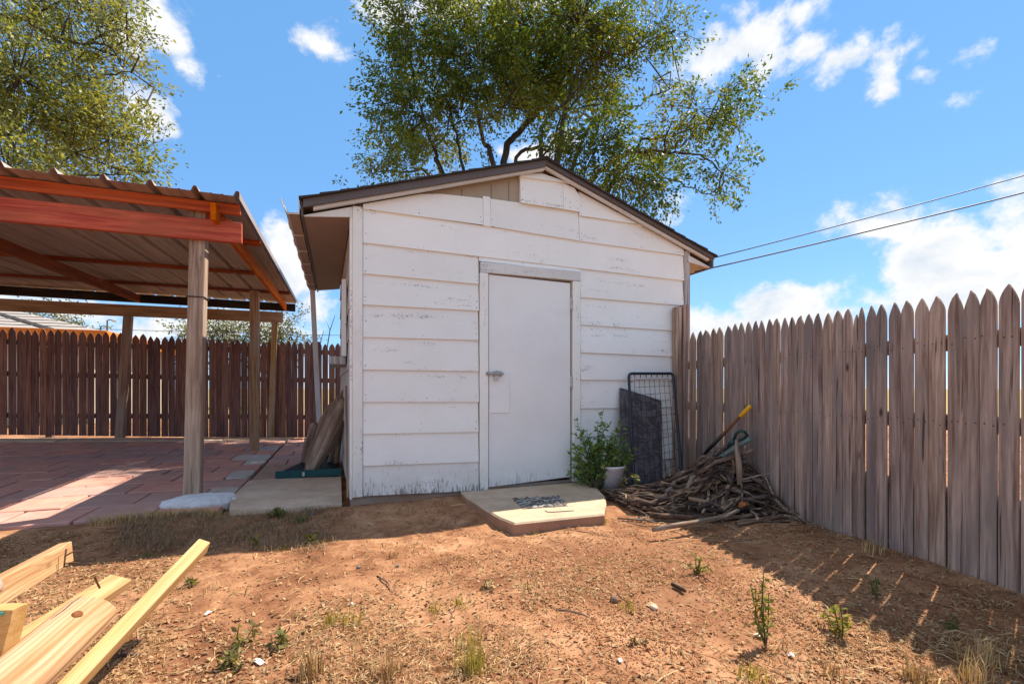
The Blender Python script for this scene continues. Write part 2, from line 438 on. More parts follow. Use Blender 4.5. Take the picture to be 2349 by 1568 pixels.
def plain(name, col, rough=0.6, spec=0.4, metal=0.0, var=0.15, scale=20, bump=0.1):
    m, g, b = newmat(name, rough, spec)
    p = g.n('TexCoord').outputs['Object']
    n1 = g.noise(p, scale, 5, 0.6)
    c = g.mix(g.range(n1, 0.3, 0.75), tuple(x * (1 + var) for x in col), tuple(x * (1 - 1.6 * var) for x in col))
    link(g, c, b.inputs['Base Color'])
    b.inputs['Metallic'].default_value = metal
    if bump: link(g, g.n('Bump', {'Strength': bump, 'Distance': 0.002, 'Height': n1}).outputs[0], b.inputs['Normal'])
    return m
M_black = plain('void_black', (0.012, 0.011, 0.010), 0.9, 0.1)
M_metalcoat = plain('navy_coated_steel', (0.012, 0.015, 0.028), 0.42, 0.5, scale=60)
M_wire = plain('dark_wire', (0.02, 0.02, 0.025), 0.5, 0.5)
M_bucket = plain('white_bucket_plastic', (0.85, 0.82, 0.88), 0.4, 0.45, var=0.06, scale=8)
M_yellow = plain('yellow_grip', (0.80, 0.42, 0.012), 0.45, 0.4, var=0.1, scale=40)
M_green = plain('green_plastic_grip', (0.009, 0.052, 0.048), 0.4, 0.45, var=0.2, scale=30)
M_palegreen = plain('pale_green_pipe', (0.13, 0.185, 0.175), 0.5, 0.4, var=0.2, scale=25)
M_teal = plain('teal_tray_edge', (0.004, 0.062, 0.068), 0.5, 0.4, var=0.2, scale=12)
M_liner = plain('black_liner', (0.012, 0.011, 0.012), 0.6, 0.3, var=0.3, scale=15, bump=0.4)
M_rust = plain('rusty_steel', (0.11, 0.055, 0.03), 0.7, 0.3, var=0.4, scale=70)
M_hinge = plain('painted_hinge', (0.52, 0.49, 0.46), 0.6, 0.4, var=0.35, scale=90)
M_hasp = plain('chipped_white_hasp', (0.40, 0.37, 0.35), 0.55, 0.45, var=0.55, scale=130)
M_cable = plain('black_cable', (0.07, 0.07, 0.075), 0.6, 0.3)
M_paper = plain('white_scrap', (0.75, 0.73, 0.69), 0.7, 0.2, var=0.08)
M_bluebit = plain('blue_plastic_bit', (0.03, 0.15, 0.5), 0.4, 0.4)
M_nail = plain('rusty_nail_head', (0.06, 0.042, 0.035), 0.7, 0.3)
M_tealpaint = plain('teal_end_paint', (0.08, 0.42, 0.36), 0.6, 0.3)
M_shaft = plain('black_shaft_sleeve', (0.02, 0.02, 0.022), 0.5, 0.4)

def concrete(name, col, scale=6.0, stain=(0.42, 0.25, 0.15), amt=0.4):
    m, g, b = newmat(name, 0.9, 0.2)
    p = g.n('TexCoord').outputs['Object']
    rnd = g.n('ObjectInfo').outputs['Random']
    p = g.vmath('ADD', p, g.n('CombineXYZ', {0: g.math('MULTIPLY', rnd, 43.0), 1: g.math('MULTIPLY', rnd, 17.0)}).outputs[0])
    n1, n2, n3 = g.noise(p, scale, 6, 0.65), g.noise(p, scale * 14, 4, 0.6), g.noise(p, scale * 0.35, 4, 0.6)
    c = g.mix(g.range(n1, 0.3, 0.7), tuple(x * 1.14 for x in col), tuple(x * 0.78 for x in col))
    c = g.mix(g.range(n3, 0.45, 0.7, 0, amt), c, stain)
    c = g.mix(g.range(n2, 0.62, 0.78, 0, 0.5), c, tuple(x * 0.5 for x in col))
    hv = g.n('HueSaturation', {'Value': g.math('MULTIPLY_ADD', rnd, 0.3, 0.85), 'Saturation': g.math('MULTIPLY_ADD', rnd, 0.3, 0.85), 'Color': c}).outputs[0]
    link(g, hv, b.inputs['Base Color'])
    link(g, g.n('Bump', {'Strength': 0.5, 'Distance': 0.004, 'Height': g.math('ADD', n1, g.math('MULTIPLY', n2, 0.5))}).outputs[0], b.inputs['Normal'])
    return m
M_conc = concrete('grey_concrete', (0.50, 0.375, 0.27), stain=(0.42, 0.30, 0.19))
M_conctan = concrete('tan_concrete', (0.66, 0.50, 0.37))
M_found = concrete('foundation_concrete', (0.30, 0.24, 0.20), stain=(0.25, 0.14, 0.085), amt=0.7)
M_concwhite = concrete('whitened_concrete', (0.70, 0.71, 0.74), stain=(0.50, 0.46, 0.42), amt=0.35)
M_paver = concrete('red_paver', (0.56, 0.30, 0.245), stain=(0.50, 0.33, 0.27), amt=0.5)
M_pavergrey = concrete('grey_paver', (0.52, 0.47, 0.42), amt=0.2)
M_pavertan = concrete('tan_paver', (0.44, 0.275, 0.20), amt=0.3)
M_patiobase = concrete('sandy_joint', (0.12, 0.075, 0.055))
M_pebd = concrete('dark_pebble', (0.15, 0.135, 0.13), scale=40)
M_pebl = concrete('light_pebble', (0.45, 0.42, 0.38), scale=40, amt=0.1)

def metal_roof():
    m, g, b = newmat('weathered_sheet_metal', 0.55, 0.35)
    p = g.n('TexCoord').outputs['Object']
    st = g.noise(g.map(p, (9.0, 0.6, 4.0)), 1.0, 5, 0.65)
    n1 = g.noise(p, 3.0, 5, 0.6)
    c = g.mix(g.range(st, 0.35, 0.7), (0.44, 0.355, 0.315), (0.28, 0.21, 0.178))
    c = g.mix(g.range(n1, 0.5, 0.75, 0, 0.6), c, (0.44, 0.31, 0.225))
    link(g, c, b.inputs['Base Color'])
    b.inputs['Metallic'].default_value = 0.1
    link(g, g.n('Bump', {'Strength': 0.15, 'Distance': 0.003, 'Height': n1}).outputs[0], b.inputs['Normal'])
    return m
M_roofmetal = metal_roof()
def shingle(name, col):
    m, g, b = newmat(name, 0.95, 0.15)
    p = g.n('TexCoord').outputs['Object']
    n1, n2 = g.noise(p, 160, 3, 0.7), g.noise(p, 5, 4, 0.6)
    c = g.mix(n1, tuple(x * 0.55 for x in col), tuple(x * 1.4 for x in col))
    c = g.mix(g.range(n2, 0.4, 0.7, 0, 0.4), c, tuple(x * 0.6 for x in col))
    link(g, c, b.inputs['Base Color'])
    link(g, g.n('Bump', {'Strength': 0.6, 'Distance': 0.004, 'Height': n1}).outputs[0], b.inputs['Normal'])
    return m
M_shingle = shingle('dark_shingle', (0.055, 0.048, 0.048))
M_shingleg = shingle('grey_shingle', (0.40, 0.355, 0.33))
M_houseorange = paint('orange_eave_paint', (0.78, 0.21, 0.008), chips=0.1, dirt=0.4)
M_housewall = paint('tan_house_wall', (0.50, 0.42, 0.34), chips=0.1, dirt=0.3)

def dirt():
    m, g, b = newmat('red_dirt', 0.95, 0.12)
    p = g.n('TexCoord').outputs['Object']
    n1 = g.noise(p, 1.1, 5, 0.6)
    n2 = g.noise(p, 5.5, 8, 0.70, 0.5)
    n3 = g.noise(p, 40, 5, 0.7)
    n4 = g.noise(p, 150, 3, 0.7)
    c = g.ramp(g.math('ADD', g.math('MULTIPLY', n1, 0.45), g.math('MULTIPLY', n2, 0.55)), [(0.33, (0.105, 0.044, 0.023)), (0.43, (0.215, 0.092, 0.045)), (0.53, (0.365, 0.180, 0.092)), (0.68, (0.56, 0.33, 0.19))])
    c = g.mix(g.range(n3, 0.55, 0.74, 0, 0.65), c, (0.115, 0.052, 0.03))
    c = g.mix(g.range(n4, 0.62, 0.75, 0, 0.55), c, (0.50, 0.36, 0.22))
    c = g.mix(g.range(n4, 0.40, 0.30, 0, 0.6), c, (0.10, 0.045, 0.025))
    # a stretch of darker, damper crumbly soil lies right of the middle of the yard
    pd = g.vmath('MULTIPLY', g.vmath('SUBTRACT', p, (1.45, -1.95, 0.0)), (1.25, 1.1, 0.0))
    dd_ = g.math('ADD', g.n('VectorMath', {0: pd}, operation='LENGTH').outputs['Value'], g.math('MULTIPLY_ADD', g.noise(p, 2.4, 6, 0.65), 1.6, -0.8))
    c = g.mix(g.range(dd_, 0.95, 0.45, 0, 0.62), c, g.mix(n3, (0.13, 0.052, 0.027), (0.26, 0.115, 0.06)))
    far = g.n('VectorMath', {0: p}, operation='LENGTH').outputs['Value']
    c = g.mix(g.range(far, 12, 20), c, g.mix(n1, (0.30, 0.24, 0.09), (0.38, 0.28, 0.13)))
    link(g, c, b.inputs['Base Color'])
    h = g.math('ADD', g.math('MULTIPLY', n2, 0.6), g.math('ADD', g.math('MULTIPLY', n3, 0.5), g.math('MULTIPLY', n4, 0.22)))
    link(g, g.n('Bump', {'Strength': 0.9, 'Distance': 0.013, 'Height': h}).outputs[0], b.inputs['Normal'])
    return m
M_dirt = dirt()

def island(name, cols, rough=0.8, trans=0.0, tcol=None, spec=0.2, shade_noise=0.0):
    """colour picked per loose piece of the mesh"""
    m, g, b = newmat(name, rough, spec)
    r_ = g.n('NewGeometry').outputs['Random Per Island']
    c = g.ramp(r_, [(i / max(1, len(cols) - 1), k) for i, k in enumerate(cols)])
    if shade_noise:
        p = g.n('TexCoord').outputs['Object']
        c = g.mix(g.range(g.noise(p, shade_noise, 3, 0.6), 0.47, 0.70), c, tcol)
    link(g, c, b.inputs['Base Color'])
    if trans:
        t = g.n('BsdfTranslucent', {'Color': g.mix(1.0, c, (1.5, 1.35, 0.7), 'MULTIPLY')})
        mx = g.n('MixShader', {0: trans, 1: b.outputs[0], 2: t.outputs[0]})
        link(g, mx.outputs[0], g.nt.nodes['Material Output'].inputs[0])
    return m
M_leaf = island('elm_leaf', [(0.036, 0.076, 0.014), (0.055, 0.108, 0.017), (0.082, 0.142, 0.020), (0.12, 0.165, 0.021), (0.20, 0.19, 0.02)], 0.55, 0.45, (0.20, 0.19, 0.02), 0.3, 0.35)
M_leaf2 = island('olive_leaf', [(0.085, 0.115, 0.028), (0.135, 0.165, 0.035), (0.20, 0.215, 0.045), (0.30, 0.29, 0.09)], 0.45, 0.5, (0.24, 0.225, 0.04), 0.45, 0.7)
M_leaffar = island('far_leaf', [(0.085, 0.105, 0.035), (0.12, 0.135, 0.04), (0.19, 0.18, 0.06)], 0.6, 0.4)
M_shrub = island('shrub_leaf', [(0.075, 0.15, 0.045), (0.11, 0.21, 0.055), (0.16, 0.27, 0.065), (0.28, 0.36, 0.07)], 0.42, 0.45, spec=0.45)
M_weed = island('weed_leaf', [(0.10, 0.16, 0.03), (0.19, 0.22, 0.045), (0.30, 0.26, 0.06), (0.36, 0.27, 0.09)], 0.6, 0.35)
M_weedgreen = island('green_weed_leaf', [(0.11, 0.125, 0.045), (0.18, 0.175, 0.06), (0.27, 0.225, 0.09)], 0.6, 0.35)
M_straw = island('dry_straw', [(0.16, 0.085, 0.04), (0.33, 0.19, 0.085), (0.45, 0.29, 0.135), (0.58, 0.42, 0.23), (0.22, 0.12, 0.055)], 0.8, 0.15)
M_strawgrey = island('grey_dry_grass', [(0.38, 0.23, 0.11), (0.52, 0.35, 0.18), (0.62, 0.45, 0.24), (0.34, 0.26, 0.10), (0.62, 0.41, 0.18)], 0.8, 0.15)
M_strawmat = island('matted_grey_straw', [(0.17, 0.105, 0.06), (0.27, 0.19, 0.115), (0.36, 0.27, 0.17), (0.15, 0.11, 0.06), (0.42, 0.30, 0.17)], 0.85, 0.15)
M_tuft = island('yellow_green_grass', [(0.30, 0.26, 0.055), (0.40, 0.31, 0.08), (0.22, 0.23, 0.045), (0.50, 0.36, 0.12)], 0.7, 0.3)
M_clod = island('soil_clod', [(0.25, 0.10, 0.048), (0.33, 0.145, 0.068), (0.42, 0.19, 0.09), (0.52, 0.27, 0.135), (0.25, 0.10, 0.048)], 0.95)
M_litter = island('leaf_litter', [(0.22, 0.12, 0.06), (0.32, 0.18, 0.09), (0.46, 0.31, 0.17), (0.18, 0.095, 0.05)], 0.85, 0.1)
M_bark = wood('elm_bark', (0.028, 0.021, 0.017), (0.055, 0.042, 0.034), (0.09, 0.07, 0.056), 'Z', knots=0, crack=0.6, bump=1.0, vary=0.05)
M_stem = plain('green_brown_stem', (0.10, 0.085, 0.045), 0.7, 0.2, var=0.2)

def screen_mat():
    m, g, b = newmat('crinkled_charcoal_sheet', 0.38, 0.5)
    p = g.n('TexCoord').outputs['Object']
    n1 = g.noise(g.map(p, (4.5, 4.5, 6)), 1.0, 7, 0.62, 2.2)
    rid = g.math('ABSOLUTE', g.math('SUBTRACT', n1, 0.5))
    c = g.mix(g.range(rid, 0.0, 0.09), (0.045, 0.040, 0.046), (0.135, 0.118, 0.130))
    n2 = g.noise(p, 3.0, 4, 0.6)
    c = g.mix(g.range(n2, 0.5, 0.7, 0, 0.35), c, (0.13, 0.085, 0.085))
    link(g, c, b.inputs['Base Color'])
    link(g, g.n('Bump', {'Strength': 0.7, 'Distance': 0.008, 'Height': rid}).outputs[0], b.inputs['Normal'])
    return m
M_sheet = screen_mat()

# ------------------------------------------------------------------ ground
FX = lambda Y: 3.33 + 0.1775 * (Y + 0.05) if Y < 0 else 3.33      # the right fence's line: X at a given Y
def pz(X, Y):
    X, Y = np.asarray(X, float), np.asarray(Y, float)
    return 0.045 + 0.004 * np.clip(Y, -1, 7) + 0.035 * np.clip(-X - 1.2, 0, 6) * np.clip(Y / 5.85, 0, 1.1)
def gz(X, Y):
    X, Y = np.asarray(X, float), np.asarray(Y, float)
    near = 1 - sstep(7, 14, np.hypot(X, Y))
    b = 0.012 + 0.035 * np.exp(-((Y + 0.05) / 0.8) ** 2) * sstep(3.3, 2.2, X)
    und = 0.030 * (vnoise(X, Y, 1.1) - 0.5) + 0.020 * (vnoise(X, Y, 3.3, 1) - 0.5) + 0.010 * (vnoise(X, Y, 9, 2) - 0.5) + 0.006 * (vnoise(X, Y, 24, 3) - 0.5)
    b = b + und * near
    b = b + 0.03 * sstep(2.3, 3.0, X) * (Y < 0.2) * sstep(-0.5, -1.5, Y)
    pm = sstep(-0.70, -1.0, X) * sstep(0.10, 0.40, Y) * sstep(9, 7.5, Y) * sstep(-9.5, -8, X)
    b = b * (1 - pm) + (pz(X, Y) - 0.07) * pm
    st = sstep(-1.05, -0.95, X) * sstep(0.05, -0.02, X) * sstep(-0.02, 0.08, Y)
    b = b * (1 - st) + (-0.01) * st
    return b * near
def gzs(X, Y): return float(gz(X, Y))
def axis_steps(a, b, step, far):
    core = list(np.arange(a, b + 1e-6, step))
    r_, d = [], step
    x = b
    while x < far: d *= 1.22; x += d; r_.append(x)
    l_, d = [], step
    x = a
    while x > -far: d *= 1.22; x -= d; l_.append(x)
    return np.array(l_[::-1] + core + r_)
gxs, gys = axis_steps(-3.4, 4.2, 0.026, 600), axis_steps(-3.9, 0.6, 0.026, 600)
GX, GY = np.meshgrid(gxs, gys)
GV = np.stack([GX, GY, gz(GX, GY)], -1).reshape(-1, 3)
nx_, ny_ = len(gxs), len(gys)
ii = (np.arange(ny_ - 1)[:, None] * nx_ + np.arange(nx_ - 1)[None, :]).ravel()
GF = np.stack([ii, ii + 1, ii + nx_ + 1, ii + nx_], 1)
ground = place('ground', np_mesh('ground', GV, GF, M_dirt, True))
tag(ground, 'bare red dirt yard with dry grass patches', kind='structure')

# ------------------------------------------------------------------ patio: pavers, slabs
patio = MB()
pb = [(-8.0, 0.22), (-0.98, 0.22), (-0.98, 5.75), (-8.0, 5.75)]
patio.prism([(x, y, float(pz(x, y)) - 0.028) for x, y in pb], (0, 0, 0), (0, 0, -0.08))
patio = tag(obj('patio', patio, M_patiobase, origin=(-0.98, 0.22, 0)), 'patio of red concrete pavers under the metal roof', kind='structure')
def slab(name, x0, x1, y0, y1, mat_, parent, h=0.05, gap=0.009, tilt=0.004, dz=0.0, notch=False):
    cx, cy = (x0 + x1) / 2, (y0 + y1) / 2
    hx, hy = (x1 - x0) / 2 - gap, (y1 - y0) / 2 - gap
    z = float(pz(cx, cy)) + dz
    sx = (float(pz(cx + 0.1, cy)) - float(pz(cx - 0.1, cy))) / 0.2
    sy = (float(pz(cx, cy + 0.1)) - float(pz(cx, cy - 0.1))) / 0.2
    n = Vector((-sx + random.uniform(-tilt, tilt) * 2, -sy + random.uniform(-tilt, tilt) * 2, 1)).normalized()
    M = Matrix.Translation((cx, cy, z + random.uniform(-1, 1) * 0.003)) @ n.to_track_quat('Z', 'Y').to_matrix().to_4x4()
    # keep the long edges along the rows
    M = Matrix.Translation(M.translation) @ Vector((0, 0, 1)).rotation_difference(n).to_matrix().to_4x4() @ Matrix.Rotation(random.uniform(-0.01, 0.01), 4, 'Z')
    mb = MB()
    if notch:
        c = 0.07
        pts = []
        for (sx_, sy_) in ((1, -1), (1, 1), (-1, 1), (-1, -1)):
            ox, oy = sx_ * (hx - c), sy_ * (hy - c)
            a0 = {(1, -1): -90, (1, 1): 0, (-1, 1): 90, (-1, -1): 180}[(sx_, sy_)]
            for k in range(4): pts.append((ox + c * math.cos(R(a0 + 30 * k)), oy + c * math.sin(R(a0 + 30 * k)), 0))
        mb.prism(pts, (0, 0, 0), (0, 0, -h))
    else:
        mb.box(-hx, hx, -hy, hy, -h, 0, 0.006)
    return place(name, mesh_of(name, mb, mat_), parent, M)
PS = 0.46
for r_ in range(11):
    y0 = 0.24 + r_ * PS
    sh = (r_ % 2) * PS / 2 + random.uniform(-0.04, 0.04)
    x1 = -0.985
    k = 0
    while x1 > -7.4:
        wd = PS if not (k == 0 and r_ % 2) else PS * 0.55
        grey = k == 0 and r_ in (1, 3, 5, 6, 8)
        slab('paver', x1 - wd, x1, y0, y0 + PS, M_pavergrey if grey else M_paver, patio, notch=grey, dz=random.uniform(-0.003, 0.003))
        x1 -= wd
        k += 1
for x in np.arange(-7.6, -0.9, 1.12):
    slab('kerb_slab', x, x + 1.12, 5.30, 5.74, M_conctan, patio, h=0.08, dz=0.012)
for (x0, x1, y0, y1, mt) in ((-0.96, -0.42, 1.42, 1.90, M_pavertan), (-0.96, -0.42, 1.90, 2.40, M_pavertan), (-0.42, -0.10, 2.0, 2.4, M_pavertan)):
    slab('paver', x0, x1, y0, y1, mt, patio, h=0.08)
for j, y0 in enumerate(np.arange(2.42, 5.3, 0.44)):
    xs = (-0.96, -0.50, -0.04) if j % 2 else (-0.96, -0.72, -0.26, -0.04)
    for a, b_ in zip(xs[:-1], xs[1:]): slab('paver', a, b_, y0, y0 + 0.44, M_paver, patio, h=0.08)
wk = MB()
wpoly = [(-0.90, 0.16), (-0.55, 0.06), (-0.08, 0.03), (-0.08, 1.40), (-0.96, 1.40), (-0.97, 0.55)]
wk.prism([(x, y, 0.06) for x, y in wpoly], (0, 0, 0), (0, 0, -0.09))
tag(obj('walkway', wk, M_conctan, origin=(-0.5, 0.7, 0)), 'poured tan concrete walkway slab beside the shed', kind='structure')

# ------------------------------------------------------------------ shed
SW, SD = 3.36, 2.85
shed = empty('shed', (SW / 2, 0, 0), 'white lap sided shed with a low gable roof and peeling paint', 'shed')
RX, RZ = 1.68, 3.107
def roof_z(X): return RZ - (0.3205 * (RX - X) if X < RX else 0.3465 * (X - RX))
def rake_z(X): return roof_z(X) - (0.082 if X < RX else 0.062)
SKEW = -0.0246
# core walls, with the door opening left free
DX0, DX1, DZ0, DZ1 = w2(1119, 640)[0], w2(1307, 645)[0], 0.105, w2(1200, 636)[1]
core = MB()
def wallpoly(poly, y0, y1): core.prism([(x, 0, z) for x, z in poly], (0, y0, 0), (0, y1, 0))
wallpoly([(0.01, 0.06), (DX0 - 0.01, 0.06), (DX0 - 0.01, DZ1), (0.01, DZ1)], 0.012, 0.09)
wallpoly([(DX1 + 0.012, 0.06), (SW - 0.01, 0.06), (SW - 0.01, DZ1), (DX1 + 0.012, DZ1)], 0.012, 0.09)
wallpoly([(0.01, DZ1 + 0.0), (SW - 0.01, DZ1 + 0.0), (SW - 0.01, rake_z(SW)), (RX, rake_z(RX)), (0.01, rake_z(0))], 0.012, 0.09)
obj('wall', core, M_tan, shed)
dark = MB().box(DX0 - 0.05, DX1 + 0.05, 0.10, 0.12, 0.06, DZ1 + 0.05)
obj('dark_interior_sheet', dark, M_black, shed)  # black sheet added behind the opening, standing in for the shed's unlit inside
side = MB()
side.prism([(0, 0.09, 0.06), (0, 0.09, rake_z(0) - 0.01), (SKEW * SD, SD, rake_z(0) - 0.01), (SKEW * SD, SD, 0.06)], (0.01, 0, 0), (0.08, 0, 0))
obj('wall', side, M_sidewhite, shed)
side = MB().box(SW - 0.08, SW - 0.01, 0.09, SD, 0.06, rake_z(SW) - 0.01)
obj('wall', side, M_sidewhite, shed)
bk = MB()
bk.prism([(SKEW * SD, SD, 0.06), (SW, SD, 0.06), (SW, SD, rake_z(SW)), (RX, SD, rake_z(RX)), (SKEW * SD, SD, rake_z(0))], (0, 0.0, 0), (0, 0.08, 0))
obj('wall', bk, M_white, shed)
fd = MB().box(-0.015, SW + 0.01, 0.004, SD + 0.02, -0.1, 0.118, 0.008)
obj('foundation', fd, M_found, shed)

nails = MB()
def nail(x, z, y, r_=0.0042):
    nails.add([(x + r_ * math.cos(t), y, z + r_ * math.sin(t)) for t in np.arange(6) * math.pi / 3] + [(x, y - 0.0015, z)], [(i, (i + 1) % 6, 6) for i in range(6)])
def board(poly, yb=-0.024, yt=-0.004, mat_=None, name='siding_board', nailed=True, y_add=0.0):
    """lap board on the front wall: poly of (X, Z), thick at its lower edge"""
    zs = [p[1] for p in poly]
    z0, z1 = min(zs), max(zs)
    f = lambda z: (yb + (yt - yb) * min(1, (z - z0) / max(0.05, z1 - z0))) + y_add
    n = len(poly)
    V = [(x, f(z), z) for x, z in poly] + [(x, 0.0105, z + (0.015 if i_ < 2 and nailed else 0)) for i_, (x, z) in enumerate(poly)]
    F = [tuple(range(n)), tuple(range(2 * n - 1, n - 1, -1))] + [(i, n + i, n + (i + 1) % n, (i + 1) % n) for i in range(n)]
    # a fine chamfer along the face edges
    mb = MB().add(V, F)
    o = obj(name, mb, mat_ or M_white, shed)
    if nailed:
        x0, x1 = min(p[0] for p in poly), max(p[0] for p in poly)
        for x in (x0 + 0.02, (x0 + x1) / 2 + random.uniform(-.1, .1), x1 - 0.02):
            for dz in (0.018, 0.026 + random.random() * 0.1):
                if random.random() < 0.8: nail(x + random.uniform(-.006, .006), z0 + dz + 0.012, f(z0 + dz + 0.012) - 0.001, random.uniform(0.0028, 0.005))
    return o
XL, XD0, XD1, XR = 0.082, w2(1097, 800)[0], w2(1329.5, 800)[0], SW - 0.032
zl = [0.122, 0.368, 0.629, 0.889, 1.153, 1.4176, 1.682, 1.935, 2.186]
zr = [0.092, 0.348, 0.613, 0.879, 1.152, 1.428, 1.689, 1.925, 2.174]
OV = 0.016
for i in range(8):
    board([(XL, zl[i]), (XD0 - 0.002 * (i % 3), zr[i]), (XD0 - 0.002 * (i % 3), zr[i + 1] + OV), (XL, zl[i + 1] + OV)], mat_=M_whiteworn if i == 0 else None)
ra = [0.06, 0.265, 0.53, 0.806, 1.082, 1.347, 1.615, 1.879, 2.156]
rb = [0.06, 0.265, 0.53, 0.80, 1.083, 1.332, 1.603, 1.877, 2.142]
for i in range(8):
    board([(XD1, ra[i]), (XR - 0.004 * (i % 2), rb[i]), (XR - 0.004 * (i % 2), rb[i + 1] + OV), (XD1, ra[i + 1] + OV)], mat_=M_whiteworn if i == 0 else None)
HZ = DZ1 + 0.105
board([(XD0 + 0.004, HZ), (XD1 - 0.004, HZ - 0.01), (XD1 - 0.004, 2.156 + OV), (XD0 + 0.004, 2.174 + OV)])
XJ = w2(1326.5, 550)[0]
board([(XL, 2.186), (XJ, 2.157), (XR, 2.142), (XR, 2.41), (XJ, 2.42 + OV), (XL, 2.46 + OV)])
XV0, XV1 = w2(1107, 480)[0], w2(1125, 480)[0]
board([(XL, 2.462), (XV0, 2.455), (XV0, 2.70), (0.72, 2.683), (0.55, 2.655), (XL, 2.50)])
board([(XV0 + 0.003, 2.452), (XV1 - 0.003, 2.450), (XV1 - 0.003, 2.722), (XV0 + 0.003, 2.722)], nailed=False)
board([(XV1, 2.451), (XJ - 0.003, 2.422), (XJ - 0.003, 2.70 + OV), (XV1, 2.707)])
XP, XQ = w2(1191.5, 430)[0], w2(1289.5, 450)[0]
board([(XP, 2.700), (XQ - 0.0015, 2.700), (XQ - 0.0015, 2.955), (XP, 2.945)], y_add=-0.012)
board([(XQ + 0.0015, 2.700), (XJ - 0.003, 2.697), (XJ - 0.003, 2.86), (XQ + 0.12, 2.93), (XQ + 0.0015, 2.953)], y_add=-0.012)
board([(XP - 0.005, 2.936), (w2(1306, 420)[0], 2.958), (RX + 0.03, 3.005), (RX - 0.01, 3.008), (XP - 0.005, 2.965)], y_add=-0.016, nailed=False)
def rk(x): return rake_z(x) - 0.002
board([(XJ + 0.003, 2.667), (w2(1470, 517)[0], 2.665), (w2(1470, 517)[0], rk(w2(1470, 517)[0])), (XJ + 0.003, rk(XJ))])
board([(XJ + 0.003, 2.421), (XR, 2.408), (XR, rk(XR)), (w2(1470, 517)[0] + 0.02, 2.668), (XJ + 0.003, 2.667 + OV)])
tag(obj('nail_head', nails, M_nail, shed), kind='stuff')
# bare gable sheathing: the shade of its grooves drawn as thin brown strips
for px in (1128, 1168, 1060, 1010):
    x = w2(px, 440)[0]
    obj('groove_strip', MB().box(x - 0.003, x + 0.003, 0.006, 0.013, 2.60, min(rk(x), 2.96) - 0.02, 0.001), M_soffit, shed)
# corner boards
obj('corner_board', MB().box(0.0, XL - 0.003, -0.026, 0.009, 0.115, rk(0.0) - 0.01, 0.004), M_whitetrim, shed)
obj('corner_board', MB().box(-0.022, -0.001, -0.024, 0.085, 0.10, rk(0.0) - 0.02, 0.004), M_whitetrim, shed)
obj('corner_board', MB().box(XR + 0.004, SW + 0.05, -0.024, 0.008, 0.10, rk(SW) - 0.0, 0.004), M_greyboard, shed)
# door surround
HL, HR = w2(1100.5, 620)[0], w2(1328, 630)[0]
obj('door_header', MB().box(HL, HR, -0.034, 0.010, DZ1 + 0.006, DZ1 + 0.098, 0.004), M_trimworn, shed)
obj('door_jamb', MB().box(w2(1099, 800)[0], DX0 - 0.004, -0.032, 0.011, 0.075, DZ1 + 0.003, 0.004), M_whitetrim, shed)
obj('door_jamb', MB().box(DX1 + 0.020, w2(1328, 800)[0], -0.032, 0.011, 0.10, DZ1 + 0.003, 0.004), M_whitetrim, shed)
# door leaf, its foot rising to the right
dm = MB()
dm.prism([(DX0 + 0.006, 0, 0.112), (DX1 - 0.002, 0, 0.150), (DX1 - 0.002, 0, DZ1 - 0.018), (DX0 + 0.006, 0, DZ1 - 0.006)], (0, -0.012, 0), (0, 0.03, 0))
door = obj('door', dm, M_door, shed)
p0, p1 = w2(1121.5, 855), w2(1167, 946)
obj('patch_panel', MB().box(p0[0], p1[0], -0.0195, -0.0125, p1[1], p0[1] - 0.0, 0.002), M_door, door)
for py in (697, 875):
    hz = w2(1309, py)[1]
    hb = MB().tube([(DX1 + 0.009, -0.022, hz - 0.055), (DX1 + 0.009, -0.022, hz + 0.055)], 0.0085, 8)
    hb.box(DX1 - 0.004, DX1 + 0.019, -0.020, -0.013, hz - 0.05, hz + 0.05, 0.001)
    obj('hinge', hb, M_hinge, door)
lz = w2(1130, 857)[1]
lx = w2(1112, 857)[0]
lb = MB()
lb.box(lx, lx + 0.045, -0.046, -0.0335, lz - 0.016, lz + 0.016, 0.002)
lb.tube([(lx + 0.01, -0.052, lz), (lx + 0.17, -0.038, lz + 0.002)], 0.007, 8)
lb.box(lx + 0.065, lx + 0.155, -0.034, -0.020, lz - 0.022, lz + 0.022, 0.002)
lb.tube([(lx + 0.10, -0.036, lz + 0.03), (lx + 0.095, -0.05, lz - 0.03)], 0.006, 6)
latch = obj('latch', lb, M_hasp, door)
pk = MB().box(lx + 0.075, lx + 0.112, -0.064, -0.044, lz - 0.062, lz - 0.024, 0.004)
pk.tube([(lx + 0.082, -0.054, lz - 0.026), (lx + 0.082, -0.054, lz - 0.004), (lx + 0.093, -0.054, lz + 0.006), (lx + 0.104, -0.054, lz - 0.004), (lx + 0.104, -0.054, lz - 0.026)], 0.0035, 6)
obj('padlock', pk, M_hinge, door)

# side boards (left wall, right wall, back wall)
def wall_boards(P, s, n, L, z0, z1, mat_, rows=9):
    P, s, n = Vector(P), Vector(s), Vector(n)
    h = (z1 - z0) / rows
    for i in range(rows):
        za, zb = z0 + i * h, z0 + (i + 1) * h + (0.016 if i < rows - 1 else 0)
        mb = MB()
        lo, hi = 0.017, 0.005
        V = [P + UP * za + n * lo, P + s * L + UP * za + n * lo, P + s * L + UP * zb + n * hi, P + UP * zb + n * hi,
             P + UP * za - n * 0.008, P + s * L + UP * za - n * 0.008, P + s * L + UP * zb - n * 0.008, P + UP * zb - n * 0.008]
        mb.add(V, [(0, 1, 2, 3), (7, 6, 5, 4), (0, 4, 5, 1), (1, 5, 6, 2), (2, 6, 7, 3), (3, 7, 4, 0)])
        obj('siding_board', mb, mat_, shed)
wall_boards((SKEW * SD, SD, 0), Vector((-SKEW, -1, 0)).normalized(), (-1, 0, 0), SD - 0.09, 0.12, rake_z(0) - 0.02, M_sidewhite)
